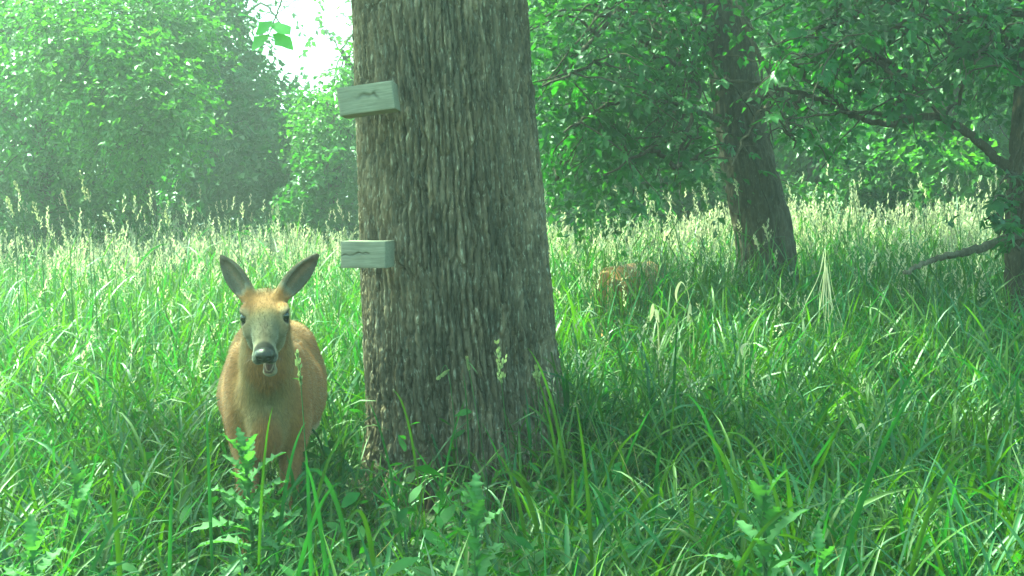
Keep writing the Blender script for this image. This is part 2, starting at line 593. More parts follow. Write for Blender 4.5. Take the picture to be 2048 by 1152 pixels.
# ------------------------------------------------------------------ the big furrowed trunk with its crown
TY = 5.75
def big_trunk():
    z_dense = np.arange(-0.12, 2.45, 0.0075)
    z_far = np.linspace(2.5, 9.0, 30)
    zs = np.concatenate([z_dense, z_far])
    th_front = np.linspace(R(170), R(370), 340)          # faces the camera (-Y)
    th_back = np.linspace(R(372), R(528), 44)
    th = np.concatenate([th_front, th_back])
    TH, Z = np.meshgrid(th, zs)
    # centre and radius from the outline
    zk = np.array([-0.12, 0.02, 0.13, 0.30, 0.45, 0.60, 0.84, 1.27, 1.69, 2.05, 3.0, 9.0])
    lx = np.array([690, 700, 716, 724, 723, 719, 714, 709, 706, 700, 690, 700])
    rx = np.array([1172, 1162, 1150, 1134, 1120, 1108, 1099, 1080, 1062, 1049, 1020, 900])
    k = TY / F
    cx = np.interp(zs, zk, ((lx + rx) / 2 - 1024) * k)
    rad = np.interp(zs, zk, (rx - lx) / 2 * k) * 0.965
    cx2 = cx[:, None]
    # soft lobing, stronger at the root flare
    lob = 0.012 * np.sin(3 * TH + 0.6) + 0.010 * np.sin(5 * TH + 1.0 + 0.3 * Z)
    fl = np.exp(-np.clip(Z, 0, 9) / 0.28)
    lob = lob + 0.045 * fl * np.maximum(0, np.sin(4 * TH + 0.4)) + 0.025 * fl * np.sin(7 * TH)
    r0 = rad[:, None] + lob
    U = TH * 0.41
    wu = U + 0.030 * (fbm(U * 5, Z * 2.6, 21, 3) - 0.5) * 2 + 0.012 * (vnoise(U * 22, Z * 7, 3) - 0.5) * 2
    # braided ridges: long furrows that wander and join, broken into plates
    ph = U / 0.029 + 1.5 * fbm(U * 3.6, Z * 1.0, 31, 3) + 0.75 * (vnoise(U * 15, Z * 3.8, 33) - 0.5) + 0.45 * (vnoise(U * 40, Z * 11, 34) - 0.5) + 0.28 * (vnoise(U * 100, Z * 30, 38) - 0.5)
    tri = 1 - np.abs(2 * (ph - np.floor(ph)) - 1)
    wdt = 0.15 + 0.30 * vnoise(U * 9, Z * 4, 35)
    e1 = sstep(0.0, 1.0, tri / wdt)
    cid = hash2(np.floor(ph), np.floor(Z / 0.23 + 0.8 * hash2(np.floor(ph), np.floor(ph) * 0, 5)), 36)
    f1, f2, _c = worley(wu / 0.044, Z / 0.26 + 0.5 * vnoise(wu * 30, Z * 2, 8), 31)
    brk = sstep(0.0, 0.16, f2 - f1)
    g1, g2, cid2 = worley(wu / 0.017 + 0.35 * vnoise(U * 60, Z * 25, 2), Z / 0.15 + 0.6 * vnoise(wu * 40, Z * 3, 9), 37)
    e2 = sstep(0.0, 0.22, g2 - g1)
    h1, h2, cid3 = worley(wu / 0.0085 + 0.3 * vnoise(U * 60, Z * 60, 4), Z / 0.045, 41)
    e3 = sstep(0.0, 0.3, h2 - h1)
    fine = fbm(U * 90, Z * 38, 51, 3) - 0.5
    depth = 0.029 * (0.65 + 0.7 * vnoise(U * 6, Z * 1.5, 77))
    disp = depth * (e1 - 0.8) + 0.014 * (brk - 0.8) * e1 + 0.006 * (e2 - 0.7) * e1 + 0.008 * (cid2 - 0.5) * e1 + 0.004 * (e3 - 0.5) + 0.006 * (cid - .5) + 0.008 * fine
    r_ = r0 + np.where(Z > 2.47, disp * 0.6, disp)
    X = cx2 + r_ * np.cos(TH)
    Y = TY + r_ * np.sin(TH)
    tone = (0.50 + 0.52 * cid2 + 0.42 * cid3 + 0.24 * (cid - 0.5))
    lich = sstep(0.60, 0.74, fbm(U * 7 + 3, Z * 3.2, 91, 4))            # pale crusts and worn patches
    tone = tone * (1 + 0.30 * lich * (0.5 + cid3)) * (0.82 + 0.36 * fbm(U * 2.5, Z * 1.1, 95, 3))
    warm = 0.10 * (cid2 - 0.5)
    C = np.stack([tone * (1 + warm), tone, tone * (1 - warm)], -1)
    n, m = Z.shape
    i = np.arange(n * m).reshape(n, m)
    j = np.roll(i, -1, 1)
    q = np.stack([i[:-1], j[:-1], j[1:], i[1:]], -1).reshape(-1, 4)
    g = Geo()
    bz = gz(cx[0], TY)
    P = np.stack([X, Y, Z + float(bz) * 0 + 0], -1)
    g.add(P, quads=q, color=C.reshape(-1, 3))
    base = np.array([cx[16], TY, float(gz(cx[16], TY))])
    return g, base, cx


def build_big_tree():
    g, base, cx = big_trunk()
    e = empty('large_tree', base)
    tag(e, 'thick grey-brown trunk with deeply furrowed bark and two wooden blocks on it', 'tree')
    g.build('trunk', M_BARK, e, base)
    # a pale root rising against the right foot of the trunk
    rg = Geo()
    p0, p1, p2, p3 = at(1122, 825, 5.62), at(1138, 862, 5.5), at(1146, 905, 5.42), at(1150, 960, 5.36)
    add_tube(rg, [p0, p1, p2, p3], 0.012, 0.024, 16, 9, 0.002, 0.004, (0.02, 0.08), 5)
    rg.build('root', M_TWIG, e, base)
    # crown far above the frame: it is what shades the ground here
    cg = Geo()
    top = np.array([base[0] - 0.1, TY, 9.0])
    lobes = [((-4.2, 7.0, 8.2), (1.8, 2.0, 1.1)), ((-2.4, 7.6, 8.0), (1.8, 1.9, 1.1)), ((-3.4, 4.6, 8.6), (1.7, 1.8, 1.1)),
             ((-0.8, 8.2, 8.4), (2.0, 1.8, 1.2)), ((-1.6, 5.4, 9.4), (2.0, 2.0, 1.2)), ((-0.6, 6.0, 10.8), (2.2, 2.2, 1.3)),
             ((1.6, 6.8, 9.2), (1.7, 1.8, 1.2)), ((0.4, 4.0, 9.0), (1.5, 1.6, 1.0))]
    for c, rr in lobes:
        bgm = Geo()
        c = np.array(c)
        add_tube(bgm, [top - np.array([0, 0, 3.2]), (top + c) / 2 - np.array([0, 0, 1.1]), c], 0.11, 0.03, 12, 7, 0.02)
        bgm.build('branch', M_BARK, e, base)
        leaf_sprays(cg, c, rr, 165 if c[0] < -4 else 66, 12, 0.16, (0.05, 0.11, 0.028), 0.8, 0.2, 0.3)  # leftmost lobe, out of view, thickened to shade the doe
    o = cg.build('crown', M_LEAF, e, base, smooth=False)
    o['kind'] = 'stuff'
    return e


build_big_tree()

# ------------------------------------------------------------------ wooden blocks nailed to the trunk
def wood_mat():
    m, nt, out = new_mat('weathered_wood')
    N, L = nt.nodes.new, nt.links.new
    tc = N('ShaderNodeTexCoord')
    mp = N('ShaderNodeMapping'); mp.inputs['Scale'].default_value = (4, 26, 75)
    L(tc.outputs['Object'], mp.inputs[0])
    w0 = N('ShaderNodeTexNoise'); w0.inputs['Scale'].default_value = 6; L(tc.outputs['Object'], w0.inputs['Vector'])
    wm = N('ShaderNodeVectorMath'); wm.operation = 'MULTIPLY_ADD'; wm.inputs[1].default_value = (0, 1.2, 1.2)
    L(w0.outputs['Color'], wm.inputs[0]); L(mp.outputs[0], wm.inputs[2])
    n1 = N('ShaderNodeTexNoise'); n1.inputs['Scale'].default_value = 2.4; n1.inputs['Detail'].default_value = 7
    n1.inputs['Roughness'].default_value = 0.65
    L(wm.outputs[0], n1.inputs['Vector'])
    r = N('ShaderNodeValToRGB')
    r.color_ramp.elements[0].position, r.color_ramp.elements[0].color = 0.3, (0.21, 0.182, 0.136, 1)
    r.color_ramp.elements[1].position, r.color_ramp.elements[1].color = 0.72, (0.34, 0.305, 0.24, 1)
    L(n1.outputs[0], r.inputs[0])
    n2 = N('ShaderNodeTexNoise'); n2.inputs['Scale'].default_value = 9; n2.inputs['Detail'].default_value = 4
    L(tc.outputs['Object'], n2.inputs['Vector'])
    mr = N('ShaderNodeMapRange'); mr.inputs[1].default_value = 0.3; mr.inputs[2].default_value = 0.7
    mr.inputs[3].default_value = 0.8; mr.inputs[4].default_value = 1.12
    L(n2.outputs[0], mr.inputs[0])
    at_ = N('ShaderNodeAttribute'); at_.attribute_name = 'Col'
    sc = N('ShaderNodeVectorMath'); sc.operation = 'SCALE'
    L(r.outputs[0], sc.inputs[0]); L(mr.outputs[0], sc.inputs['Scale'])
    mu = N('ShaderNodeVectorMath'); mu.operation = 'MULTIPLY'
    L(sc.outputs[0], mu.inputs[0]); L(at_.outputs['Color'], mu.inputs[1])
    p = N('ShaderNodeBsdfPrincipled'); p.inputs['Roughness'].default_value = 0.85
    p.inputs['Specular IOR Level'].default_value = 0.2
    L(mu.outputs[0], p.inputs['Base Color'])
    b = N('ShaderNodeBump'); b.inputs['Strength'].default_value = 0.35; b.inputs['Distance'].default_value = 0.002
    L(n1.outputs[0], b.inputs['Height']); L(b.outputs[0], p.inputs['Normal'])
    L(p.outputs[0], out.inputs['Surface'])
    return m


M_WOOD = wood_mat()


def wood_block(label, cpx, cpy, Y, w, h, dep, yaw, roll, pitch, knots, seed):
    """a sawn block; its front has a split knot pressed into the surface"""
    g = Geo()
    nx, nz = 84, 42
    xs = np.linspace(-w / 2, w / 2, nx)
    zs = np.linspace(-h / 2, h / 2, nz)
    X, Z = np.meshgrid(xs, zs)
    ed = np.minimum(np.minimum(w / 2 - np.abs(X), h / 2 - np.abs(Z)), 0.006)
    Y0 = -dep / 2 + (0.006 - ed) ** 2 * 60
    Y0 = Y0 + 0.0012 * (fbm(X * 14 + seed, Z * 160, seed, 3) - 0.5)
    C = np.ones(X.shape)
    for kx, kz, kl, kh, kd, sl in knots:
        a = ((X - kx) / kl)
        b = (Z - kz - sl * (X - kx) - 0.004 * np.sin((X - kx) * 120 + seed)) / (kh * (0.35 + 0.65 * vnoise(X * 90, X * 0, seed)))
        pit = np.exp(-(a ** 2 * 1.4 + b ** 2 * 1.2))
        Y0 = Y0 + kd * pit
        C = C * (1 - 0.5 * np.exp(-(a ** 2 * 1.0 + (b * 0.8) ** 2)))
    # outline wear
    xs_w = X + 0.0015 * (vnoise(Z * 60, Z * 0 + seed, 3) - 0.5) * (np.abs(X) > w / 2 - 0.01)
    i = np.arange(nx * nz).reshape(nz, nx)
    q = np.stack([i[:-1, :-1], i[:-1, 1:], i[1:, 1:], i[1:, :-1]], -1).reshape(-1, 4)
    g.add(np.stack([xs_w, Y0, Z], -1), quads=q, color=np.repeat(C.reshape(-1, 1), 3, 1))
    # sides: loft the front border to the back
    bd = np.concatenate([i[0, :-1], i[:-1, -1], i[-1, :0:-1], i[:0:-1, 0]])
    fr = np.stack([xs_w, Y0, Z], -1).reshape(-1, 3)[bd]
    rings = [fr]
    for f in (0.02, 0.25, 0.5, 0.75, 0.98, 1.0):
        rr = fr.copy()
        rr[:, 1] = rr[:, 1] * (1 - f) + dep / 2 * f
        if f == 1.0:
            rr[:, [0, 2]] *= 0.97
        rings.append(rr)
    n = len(bd)
    V = np.concatenate(rings)
    ii = np.arange(len(V)).reshape(len(rings), n)
    jj = np.roll(ii, -1, 1)
    q = np.stack([ii[:-1], ii[1:], jj[1:], jj[:-1]], -1).reshape(-1, 4)
    g.add(V, quads=q, color=(0.92, 0.92, 0.92))
    g.add(np.vstack([rings[-1], [[0, dep / 2, 0]]]), tris=[[k, n, (k + 1) % n] for k in range(n)])
    o = g.build('wooden_block', M_WOOD)
    p = at(cpx, cpy, Y)
    o.location = p
    o.rotation_euler = Euler((pitch, roll, yaw), 'XYZ')
    tag(o, label, 'wooden block', 'wooden blocks fixed to the trunk')
    # small nail heads and saw nicks near the ends
    ng = Geo()
    for (nx_, nz_) in ((-w * 0.43, h * 0.28), (w * 0.40, -h * 0.22)):
        th = np.linspace(0, 2 * math.pi, 10, endpoint=False)
        ring = np.stack([nx_ + 0.0028 * np.cos(th), np.full(10, -dep / 2 - 0.0012), nz_ + 0.0028 * np.sin(th)], -1)
        ring2 = ring + np.array([0, 0.004, 0])
        ng.add(np.vstack([ring, ring2, [[nx_, -dep / 2 - 0.0016, nz_]]]),
               quads=[[k, (k + 1) % 10, 10 + (k + 1) % 10, 10 + k] for k in range(10)],
               tris=[[(k + 1) % 10, k, 20] for k in range(10)], color=(0.06, 0.045, 0.035))
    return o


wood_block('upper weathered wooden block, tilted, with a ragged split knot, on the thick trunk', 738, 200, 5.27, 0.217, 0.108, 0.16,
           R(-3.5), R(-7.5), R(0), [(0.006, 0.012, 0.042, 0.009, 0.006, 0.10), (0.04, 0.006, 0.012, 0.008, 0.004, -0.6)], 3)
wood_block('lower, smaller and level wooden block with a row of dark splits, on the thick trunk', 736, 508, 5.25, 0.176, 0.104, 0.18,
           R(-6.5), R(0), R(0), [(-0.015, 0.003, 0.030, 0.005, 0.006, 0.02), (0.012, 0.003, 0.014, 0.006, 0.007, 0.0), (-0.07, -0.004, 0.03, 0.003, 0.004, 0.1)], 8)


# ------------------------------------------------------------------ deer
def sd_ell(P, c, r, Rm=None):
    q = P - np.asarray(c)
    if Rm is not None:
        q = q @ Rm                      # columns of Rm are the local axes
    r = np.asarray(r, float)
    k0 = np.linalg.norm(q / r, axis=-1)
    k1 = np.linalg.norm(q / (r * r), axis=-1)
    return k0 * (k0 - 1) / np.maximum(k1, 1e-6)


def sd_cone(P, a, b, ra, rb):
    a, b = np.asarray(a, float), np.asarray(b, float)
    ab = b - a
    t = np.clip(((P - a) @ ab) / (ab @ ab), 0, 1)
    return np.linalg.norm(P - (a + t[..., None] * ab), axis=-1) - (ra + (rb - ra) * t)


def deer_mesh(graze=False):
    """signed distance model of a doe facing -Y, origin on the ground under the middle of the body"""
    prims = []          # (bbox centre, bbox radius, function, k, op)

    def ell(c, r, k=0.05, Rm=None, op='u'):
        prims.append((np.asarray(c, float), max(r) + 2.2 * k + 0.02, lambda P: sd_ell(P, c, r, Rm), k, op))

    def cone(a, b, ra, rb, k=0.04, op='u'):
        a, b = np.asarray(a, float), np.asarray(b, float)
        prims.append(((a + b) / 2, np.linalg.norm(b - a) / 2 + max(ra, rb) + 2.2 * k + 0.02, lambda P: sd_cone(P, a, b, ra, rb), k, op))

    # trunk of the body
    ell((0, -0.06, 0.57), (0.150, 0.37, 0.190), 0.05)
    ell((0, 0.12, 0.535), (0.200, 0.32, 0.180), 0.07)
    cone((0, -0.30, 0.70), (0, 0.40, 0.705), 0.075, 0.085, 0.10)
    ell((0, -0.42, 0.53), (0.070, 0.11, 0.150), 0.04)
    for s in (-1, 1):
        ell((s * 0.088, -0.30, 0.58), (0.062, 0.115, 0.180), 0.028)
        ell((s * 0.112, -0.20, 0.64), (0.026, 0.050, 0.120), 0.022)          # shoulder blade
        ell((s * 0.100, -0.27, 0.45), (0.032, 0.050, 0.065), 0.022)          # elbow
        ell((s * 0.085, 0.37, 0.60), (0.095, 0.17, 0.175), 0.06)
        dx = 0.012 * s
        # foreleg: upper arm, knee, cannon, pastern, hoof
        y0 = -0.36 + 0.035 * s
        cone((s * 0.080, -0.33, 0.50), (s * 0.060 + dx, y0, 0.30), 0.058, 0.031, 0.035)
        ell((s * 0.058 + dx, y0 - 0.004, 0.285), (0.027, 0.030, 0.036), 0.02)
        cone((s * 0.058 + dx, y0, 0.28), (s * 0.055 + dx, y0 + 0.01, 0.085), 0.021, 0.016, 0.02)
        ell((s * 0.055 + dx, y0 + 0.008, 0.08), (0.020, 0.023, 0.025), 0.015)
        cone((s * 0.055 + dx, y0, 0.07), (s * 0.055 + dx, y0 - 0.035, 0.022), 0.017, 0.019, 0.012)
        for h in (-1, 1):
            ell((s * 0.055 + dx + h * 0.011, y0 - 0.045, 0.016), (0.012, 0.032, 0.020), 0.006)
        # hind leg: thigh, gaskin, hock, cannon, hoof
        cone((s * 0.095, 0.36, 0.55), (s * 0.105, 0.25, 0.42), 0.10, 0.062, 0.06)
        cone((s * 0.105, 0.25, 0.42), (s * 0.088, 0.46, 0.295), 0.056, 0.026, 0.04)
        ell((s * 0.088, 0.468, 0.29), (0.022, 0.032, 0.034), 0.02)
        cone((s * 0.088, 0.462, 0.28), (s * 0.085, 0.44, 0.085), 0.021, 0.017, 0.02)
        cone((s * 0.085, 0.44, 0.085), (s * 0.085, 0.405, 0.022), 0.018, 0.019, 0.012)
        for h in (-1, 1):
            ell((s * 0.085 + h * 0.011, 0.395, 0.016), (0.012, 0.032, 0.020), 0.006)
    cone((0, 0.53, 0.68), (0, 0.585, 0.50), 0.035, 0.022, 0.03)
    ell((0, 0.36, 0.42), (0.07, 0.09, 0.05), 0.05)

    # neck and head
    if graze:
        poll = np.array([0.10, -0.80, 0.47]); pit = R(62); hyaw = R(-35)
    else:
        poll = np.array([0.012, -0.765, 0.922]); pit = R(31); hyaw = R(1)
    fwd = np.array([math.sin(hyaw) * math.cos(pit), -math.cos(hyaw) * math.cos(pit), -math.sin(pit)])
    lat = norm(np.cross(fwd, np.array([0, 0, 1.0])))          # animal's right: +x seen from behind is -x here
    roll = R(-2.5)
    upv = np.cross(lat, fwd)
    lat, upv = lat * math.cos(roll) + upv * math.sin(roll), upv * math.cos(roll) - lat * math.sin(roll)
    Rm = np.stack([lat, fwd, upv], 1)

    def H(x, f, h):
        return poll + lat * x + fwd * f + upv * h

    nb = np.array([0, -0.40, 0.60])
    jawb = H(0, 0.02, -0.055)
    mid = (nb + jawb) / 2 + np.array([0, 0.0, 0.0])
    cone(nb, mid, 0.098, 0.074, 0.035)
    cone(mid, H(0, 0.00, -0.03), 0.073, 0.058, 0.05)
    cone((0, -0.30, 0.70), H(0, -0.02, -0.02), 0.08, 0.05, 0.07)

    ell(H(0, 0.055, 0.0), (0.054, 0.075, 0.052), 0.03, Rm)
    ell(H(0, 0.085, -0.004), (0.060, 0.045, 0.040), 0.025, Rm)
    cone(H(0, 0.08, -0.010), H(0, 0.215, -0.014), 0.047, 0.0245, 0.03)
    ell(H(0, 0.160, 0.008), (0.030, 0.07, 0.026), 0.03, Rm)
    ell(H(0, 0.225, -0.008), (0.0295, 0.036, 0.0265), 0.018, Rm)
    for s in (-1, 1):
        ell(H(s * 0.036, 0.075, -0.050), (0.024, 0.060, 0.042), 0.03, Rm)
        ell(H(s * 0.056, 0.058, 0.031), (0.018, 0.030, 0.011), 0.014, Rm)      # brow over the eye
        ell(H(s * 0.055, 0.066, 0.006), (0.017, 0.030, 0.020), 0.014, Rm)      # orbit
        ell(H(s * 0.048, 0.098, -0.016), (0.015, 0.03, 0.014), 0.02, Rm)       # cheek bone
    ell(H(0, 0.252, -0.002), (0.0195, 0.016, 0.0175), 0.010, Rm)                # nose pad
    for s in (-1, 1):
        ell(H(s * 0.0165, 0.247, -0.004), (0.0098, 0.013, 0.013), 0.008, Rm)     # wings of the nostrils
        ell(H(s * 0.020, 0.215, -0.030), (0.019, 0.038, 0.013), 0.012, Rm)     # upper lip
    # dropped lower jaw
    jx = 0.010 if not graze else 0
    if graze:
        ja, jt = H(0, 0.06, -0.062), H(0, 0.205, -0.045)
    else:
        ja, jt = H(0, 0.055, -0.062), H(-jx, 0.183, -0.108)
    cone(ja, jt, 0.036, 0.0155, 0.03)
    ell(jt - upv * 0.001 + fwd * 0.004, (0.021, 0.020, 0.012), 0.012, Rm)
    if not graze:
        # the open mouth
        mdir = norm(H(-jx * 0.6, 0.225, -0.072) - H(0, 0.10, -0.055))
        Mm = np.stack([lat, mdir, np.cross(lat, mdir)], 1)
        ell(H(-jx * 0.5, 0.190, -0.066), (0.0205, 0.064, 0.0250), 0.005, Mm, 's')
        ell(H(-jx * 0.8, 0.165, -0.088), (0.013, 0.045, 0.007), 0.004, Mm)        # tongue
    for s in (-1, 1):
        ell(H(s * 0.0145, 0.268, -0.004), (0.0062, 0.010, 0.0045), 0.004, Rm, 's')
        ell(H(s * 0.066, 0.080, 0.012), (0.0165, 0.0205, 0.0145), 0.005, Rm, 's')
    # ears: long cupped leaves
    ears = []
    for s in (-1, 1):
        b = H(s * 0.042, 0.004, 0.030)
        if graze:
            ax = norm(lat * s * 0.8 + upv * 0.3 - fwd * 0.5)
        elif s > 0:
            ax = norm(lat * 0.56 + np.array([0, 0.52, 0.80]))     # ear on one side
        else:
            ax = norm(lat * -0.78 + np.array([0, 0.28, 0.84]))
        face = norm(-np.array([0, 1.0, 0]) * 0.9 + lat * s * (0.42 if s > 0 else 0.55) + np.array([0, 0, 0.0]))
        if graze:
            face = norm(lat * s * 0.6 + fwd)
        face = norm(face - ax * (face @ ax))
        wdt = np.cross(ax, face)
        Em = np.stack([wdt, ax, face], 1)
        c = b + ax * 0.082
        ears.append((b, ax, face, wdt))
        cone(b - ax * 0.02, b + ax * 0.045, 0.021, 0.024, 0.02)
        ell(c, (0.0345, 0.088, 0.024), 0.012, Em)
        ell(c + ax * 0.045, (0.018, 0.062, 0.013), 0.012, Em)
        ell(c + face * 0.019 + ax * 0.012, (0.026, 0.078, 0.023), 0.006, Em, 's')
    info = dict(H=H, fwd=fwd, lat=lat, upv=upv, poll=poll, ears=ears, jt=jt, Rm=Rm, jx=jx)

    def field(P):
        d = np.full(P.shape[:-1], 1.0)
        for c, rad, fn, k, op in prims:
            m = np.abs(P - c).max(-1) < rad
            if not m.any():
                continue
            e = fn(P[m])
            a = d[m]
            if op == 'u':
                h = np.clip(0.5 + 0.5 * (a - e) / k, 0, 1)
                d[m] = a * (1 - h) + e * h - k * h * (1 - h)
            else:
                e = -e
                h = np.clip(0.5 - 0.5 * (a - e) / k, 0, 1)
                d[m] = a * (1 - h) + e * h + k * h * (1 - h)
        return d

    # rectilinear grid, fine round the head
    hc = H(0, 0.12, 0)
    fine = 0.0032 if not graze else 0.006

    def axis(lo, hi, c, w_lo, w_hi, coarse):
        a = np.arange(lo, c - w_lo, coarse)
        b = np.arange(c - w_lo, c + w_hi, fine)
        d = np.arange(c + w_hi, hi, coarse)
        return np.concatenate([a, b, d])
    if graze:
        xs, ys, zs = axis(-0.27, 0.27, hc[0], .02, .02, .010), axis(-1.15, 0.68, hc[1], .02, .02, .011), axis(-0.02, 0.86, hc[2], .02, .02, .010)
    else:
        xs, ys, zs = axis(-0.27, 0.27, hc[0], .155, .155, .007), axis(-1.06, 0.68, hc[1], .14, .22, .010), axis(-0.02, 1.18, hc[2], .155, .27, .008)
    nx, ny, nz = len(xs), len(ys), len(zs)
    # evaluate in blocks per primitive
    D = np.full((nx, ny, nz), 1.0, np.float64)
    for c, rad, fn, k, op in prims:
        i0, i1 = np.searchsorted(xs, [c[0] - rad, c[0] + rad])
        j0, j1 = np.searchsorted(ys, [c[1] - rad, c[1] + rad])
        k0, k1 = np.searchsorted(zs, [c[2] - rad, c[2] + rad])
        if i1 <= i0 or j1 <= j0 or k1 <= k0:
            continue
        P = np.stack(np.meshgrid(xs[i0:i1], ys[j0:j1], zs[k0:k1], indexing='ij'), -1)
        e = fn(P)
        a = D[i0:i1, j0:j1, k0:k1]
        if op == 'u':
            h = np.clip(0.5 + 0.5 * (a - e) / k, 0, 1)
            D[i0:i1, j0:j1, k0:k1] = a * (1 - h) + e * h - k * h * (1 - h)
        else:
            e = -e
            h = np.clip(0.5 - 0.5 * (a - e) / k, 0, 1)
            D[i0:i1, j0:j1, k0:k1] = a * (1 - h) + e * h + k * h * (1 - h)
    # naive surface nets
    S = D < 0
    cell_sum = np.zeros((nx - 1, ny - 1, nz - 1), np.int8)
    for a in (0, 1):
        for b in (0, 1):
            for c in (0, 1):
                cell_sum += S[a:nx - 1 + a, b:ny - 1 + b, c:nz - 1 + c]
    act = (cell_sum > 0) & (cell_sum < 8)
    I, J, K = np.nonzero(act)
    vid = np.full(act.shape, -1, np.int64)
    vid[I, J, K] = np.arange(len(I))
    acc = np.zeros((len(I), 3))
    cnt = np.zeros(len(I))
    corners = [(a, b, c) for a in (0, 1) for b in (0, 1) for c in (0, 1)]
    for a in corners:
        for ax in range(3):
            if a[ax] == 1:
                continue
            b = list(a); b[ax] = 1
            d0 = D[I + a[0], J + a[1], K + a[2]]
            d1 = D[I + b[0], J + b[1], K + b[2]]
            cr = (d0 < 0) != (d1 < 0)
            t = np.where(cr, d0 / np.where(cr, d0 - d1, 1), 0)
            p0 = np.stack([xs[I + a[0]], ys[J + a[1]], zs[K + a[2]]], -1)
            p1 = np.stack([xs[I + b[0]], ys[J + b[1]], zs[K + b[2]]], -1)
            acc += np.where(cr[:, None], p0 + (p1 - p0) * t[:, None], 0)
            cnt += cr
    V = acc / cnt[:, None]
    quads = []
    for ax in range(3):
        sl0 = [slice(None)] * 3
        sl1 = [slice(None)] * 3
        sl0[ax], sl1[ax] = slice(0, -1), slice(1, None)
        ch = S[tuple(sl0)] != S[tuple(sl1)]
        inside0 = S[tuple(sl0)]
        i, j, k = np.nonzero(ch)
        idx = [i, j, k]
        o1, o2 = [(1, 2), (2, 0), (0, 1)][ax]
        ok = (idx[o1] > 0) & (idx[o2] > 0) & (idx[o1] < act.shape[o1]) & (idx[o2] < act.shape[o2])
        idx = [q[ok] for q in idx]
        def cid(d1, d2):
            q = [idx[0].copy(), idx[1].copy(), idx[2].copy()]
            q[o1] = q[o1] - d1
            q[o2] = q[o2] - d2
            return vid[q[0], q[1], q[2]]
        Q = np.stack([cid(1, 1), cid(0, 1), cid(0, 0), cid(1, 0)], -1)
        flip = ~inside0[i, j, k][ok]
        Q[flip] = Q[flip][:, ::-1]
        quads.append(Q)
    Q = np.concatenate(quads)
    Q = Q[(Q >= 0).all(1)]
    # pull the vertices on to the surface and take normals from the field
    ep = 0.0015
    for it in range(2):
        f0 = field(V)
        G = np.stack([field(V + np.eye(3)[a] * ep) - field(V - np.eye(3)[a] * ep) for a in range(3)], -1) / (2 * ep)
        gl = np.maximum(np.linalg.norm(G, axis=-1, keepdims=True), 0.3)
        stp = np.clip(f0[:, None] / gl, -0.006, 0.006)
        V = V - G / gl * stp * 0.8
    return V, Q, norm(G), info


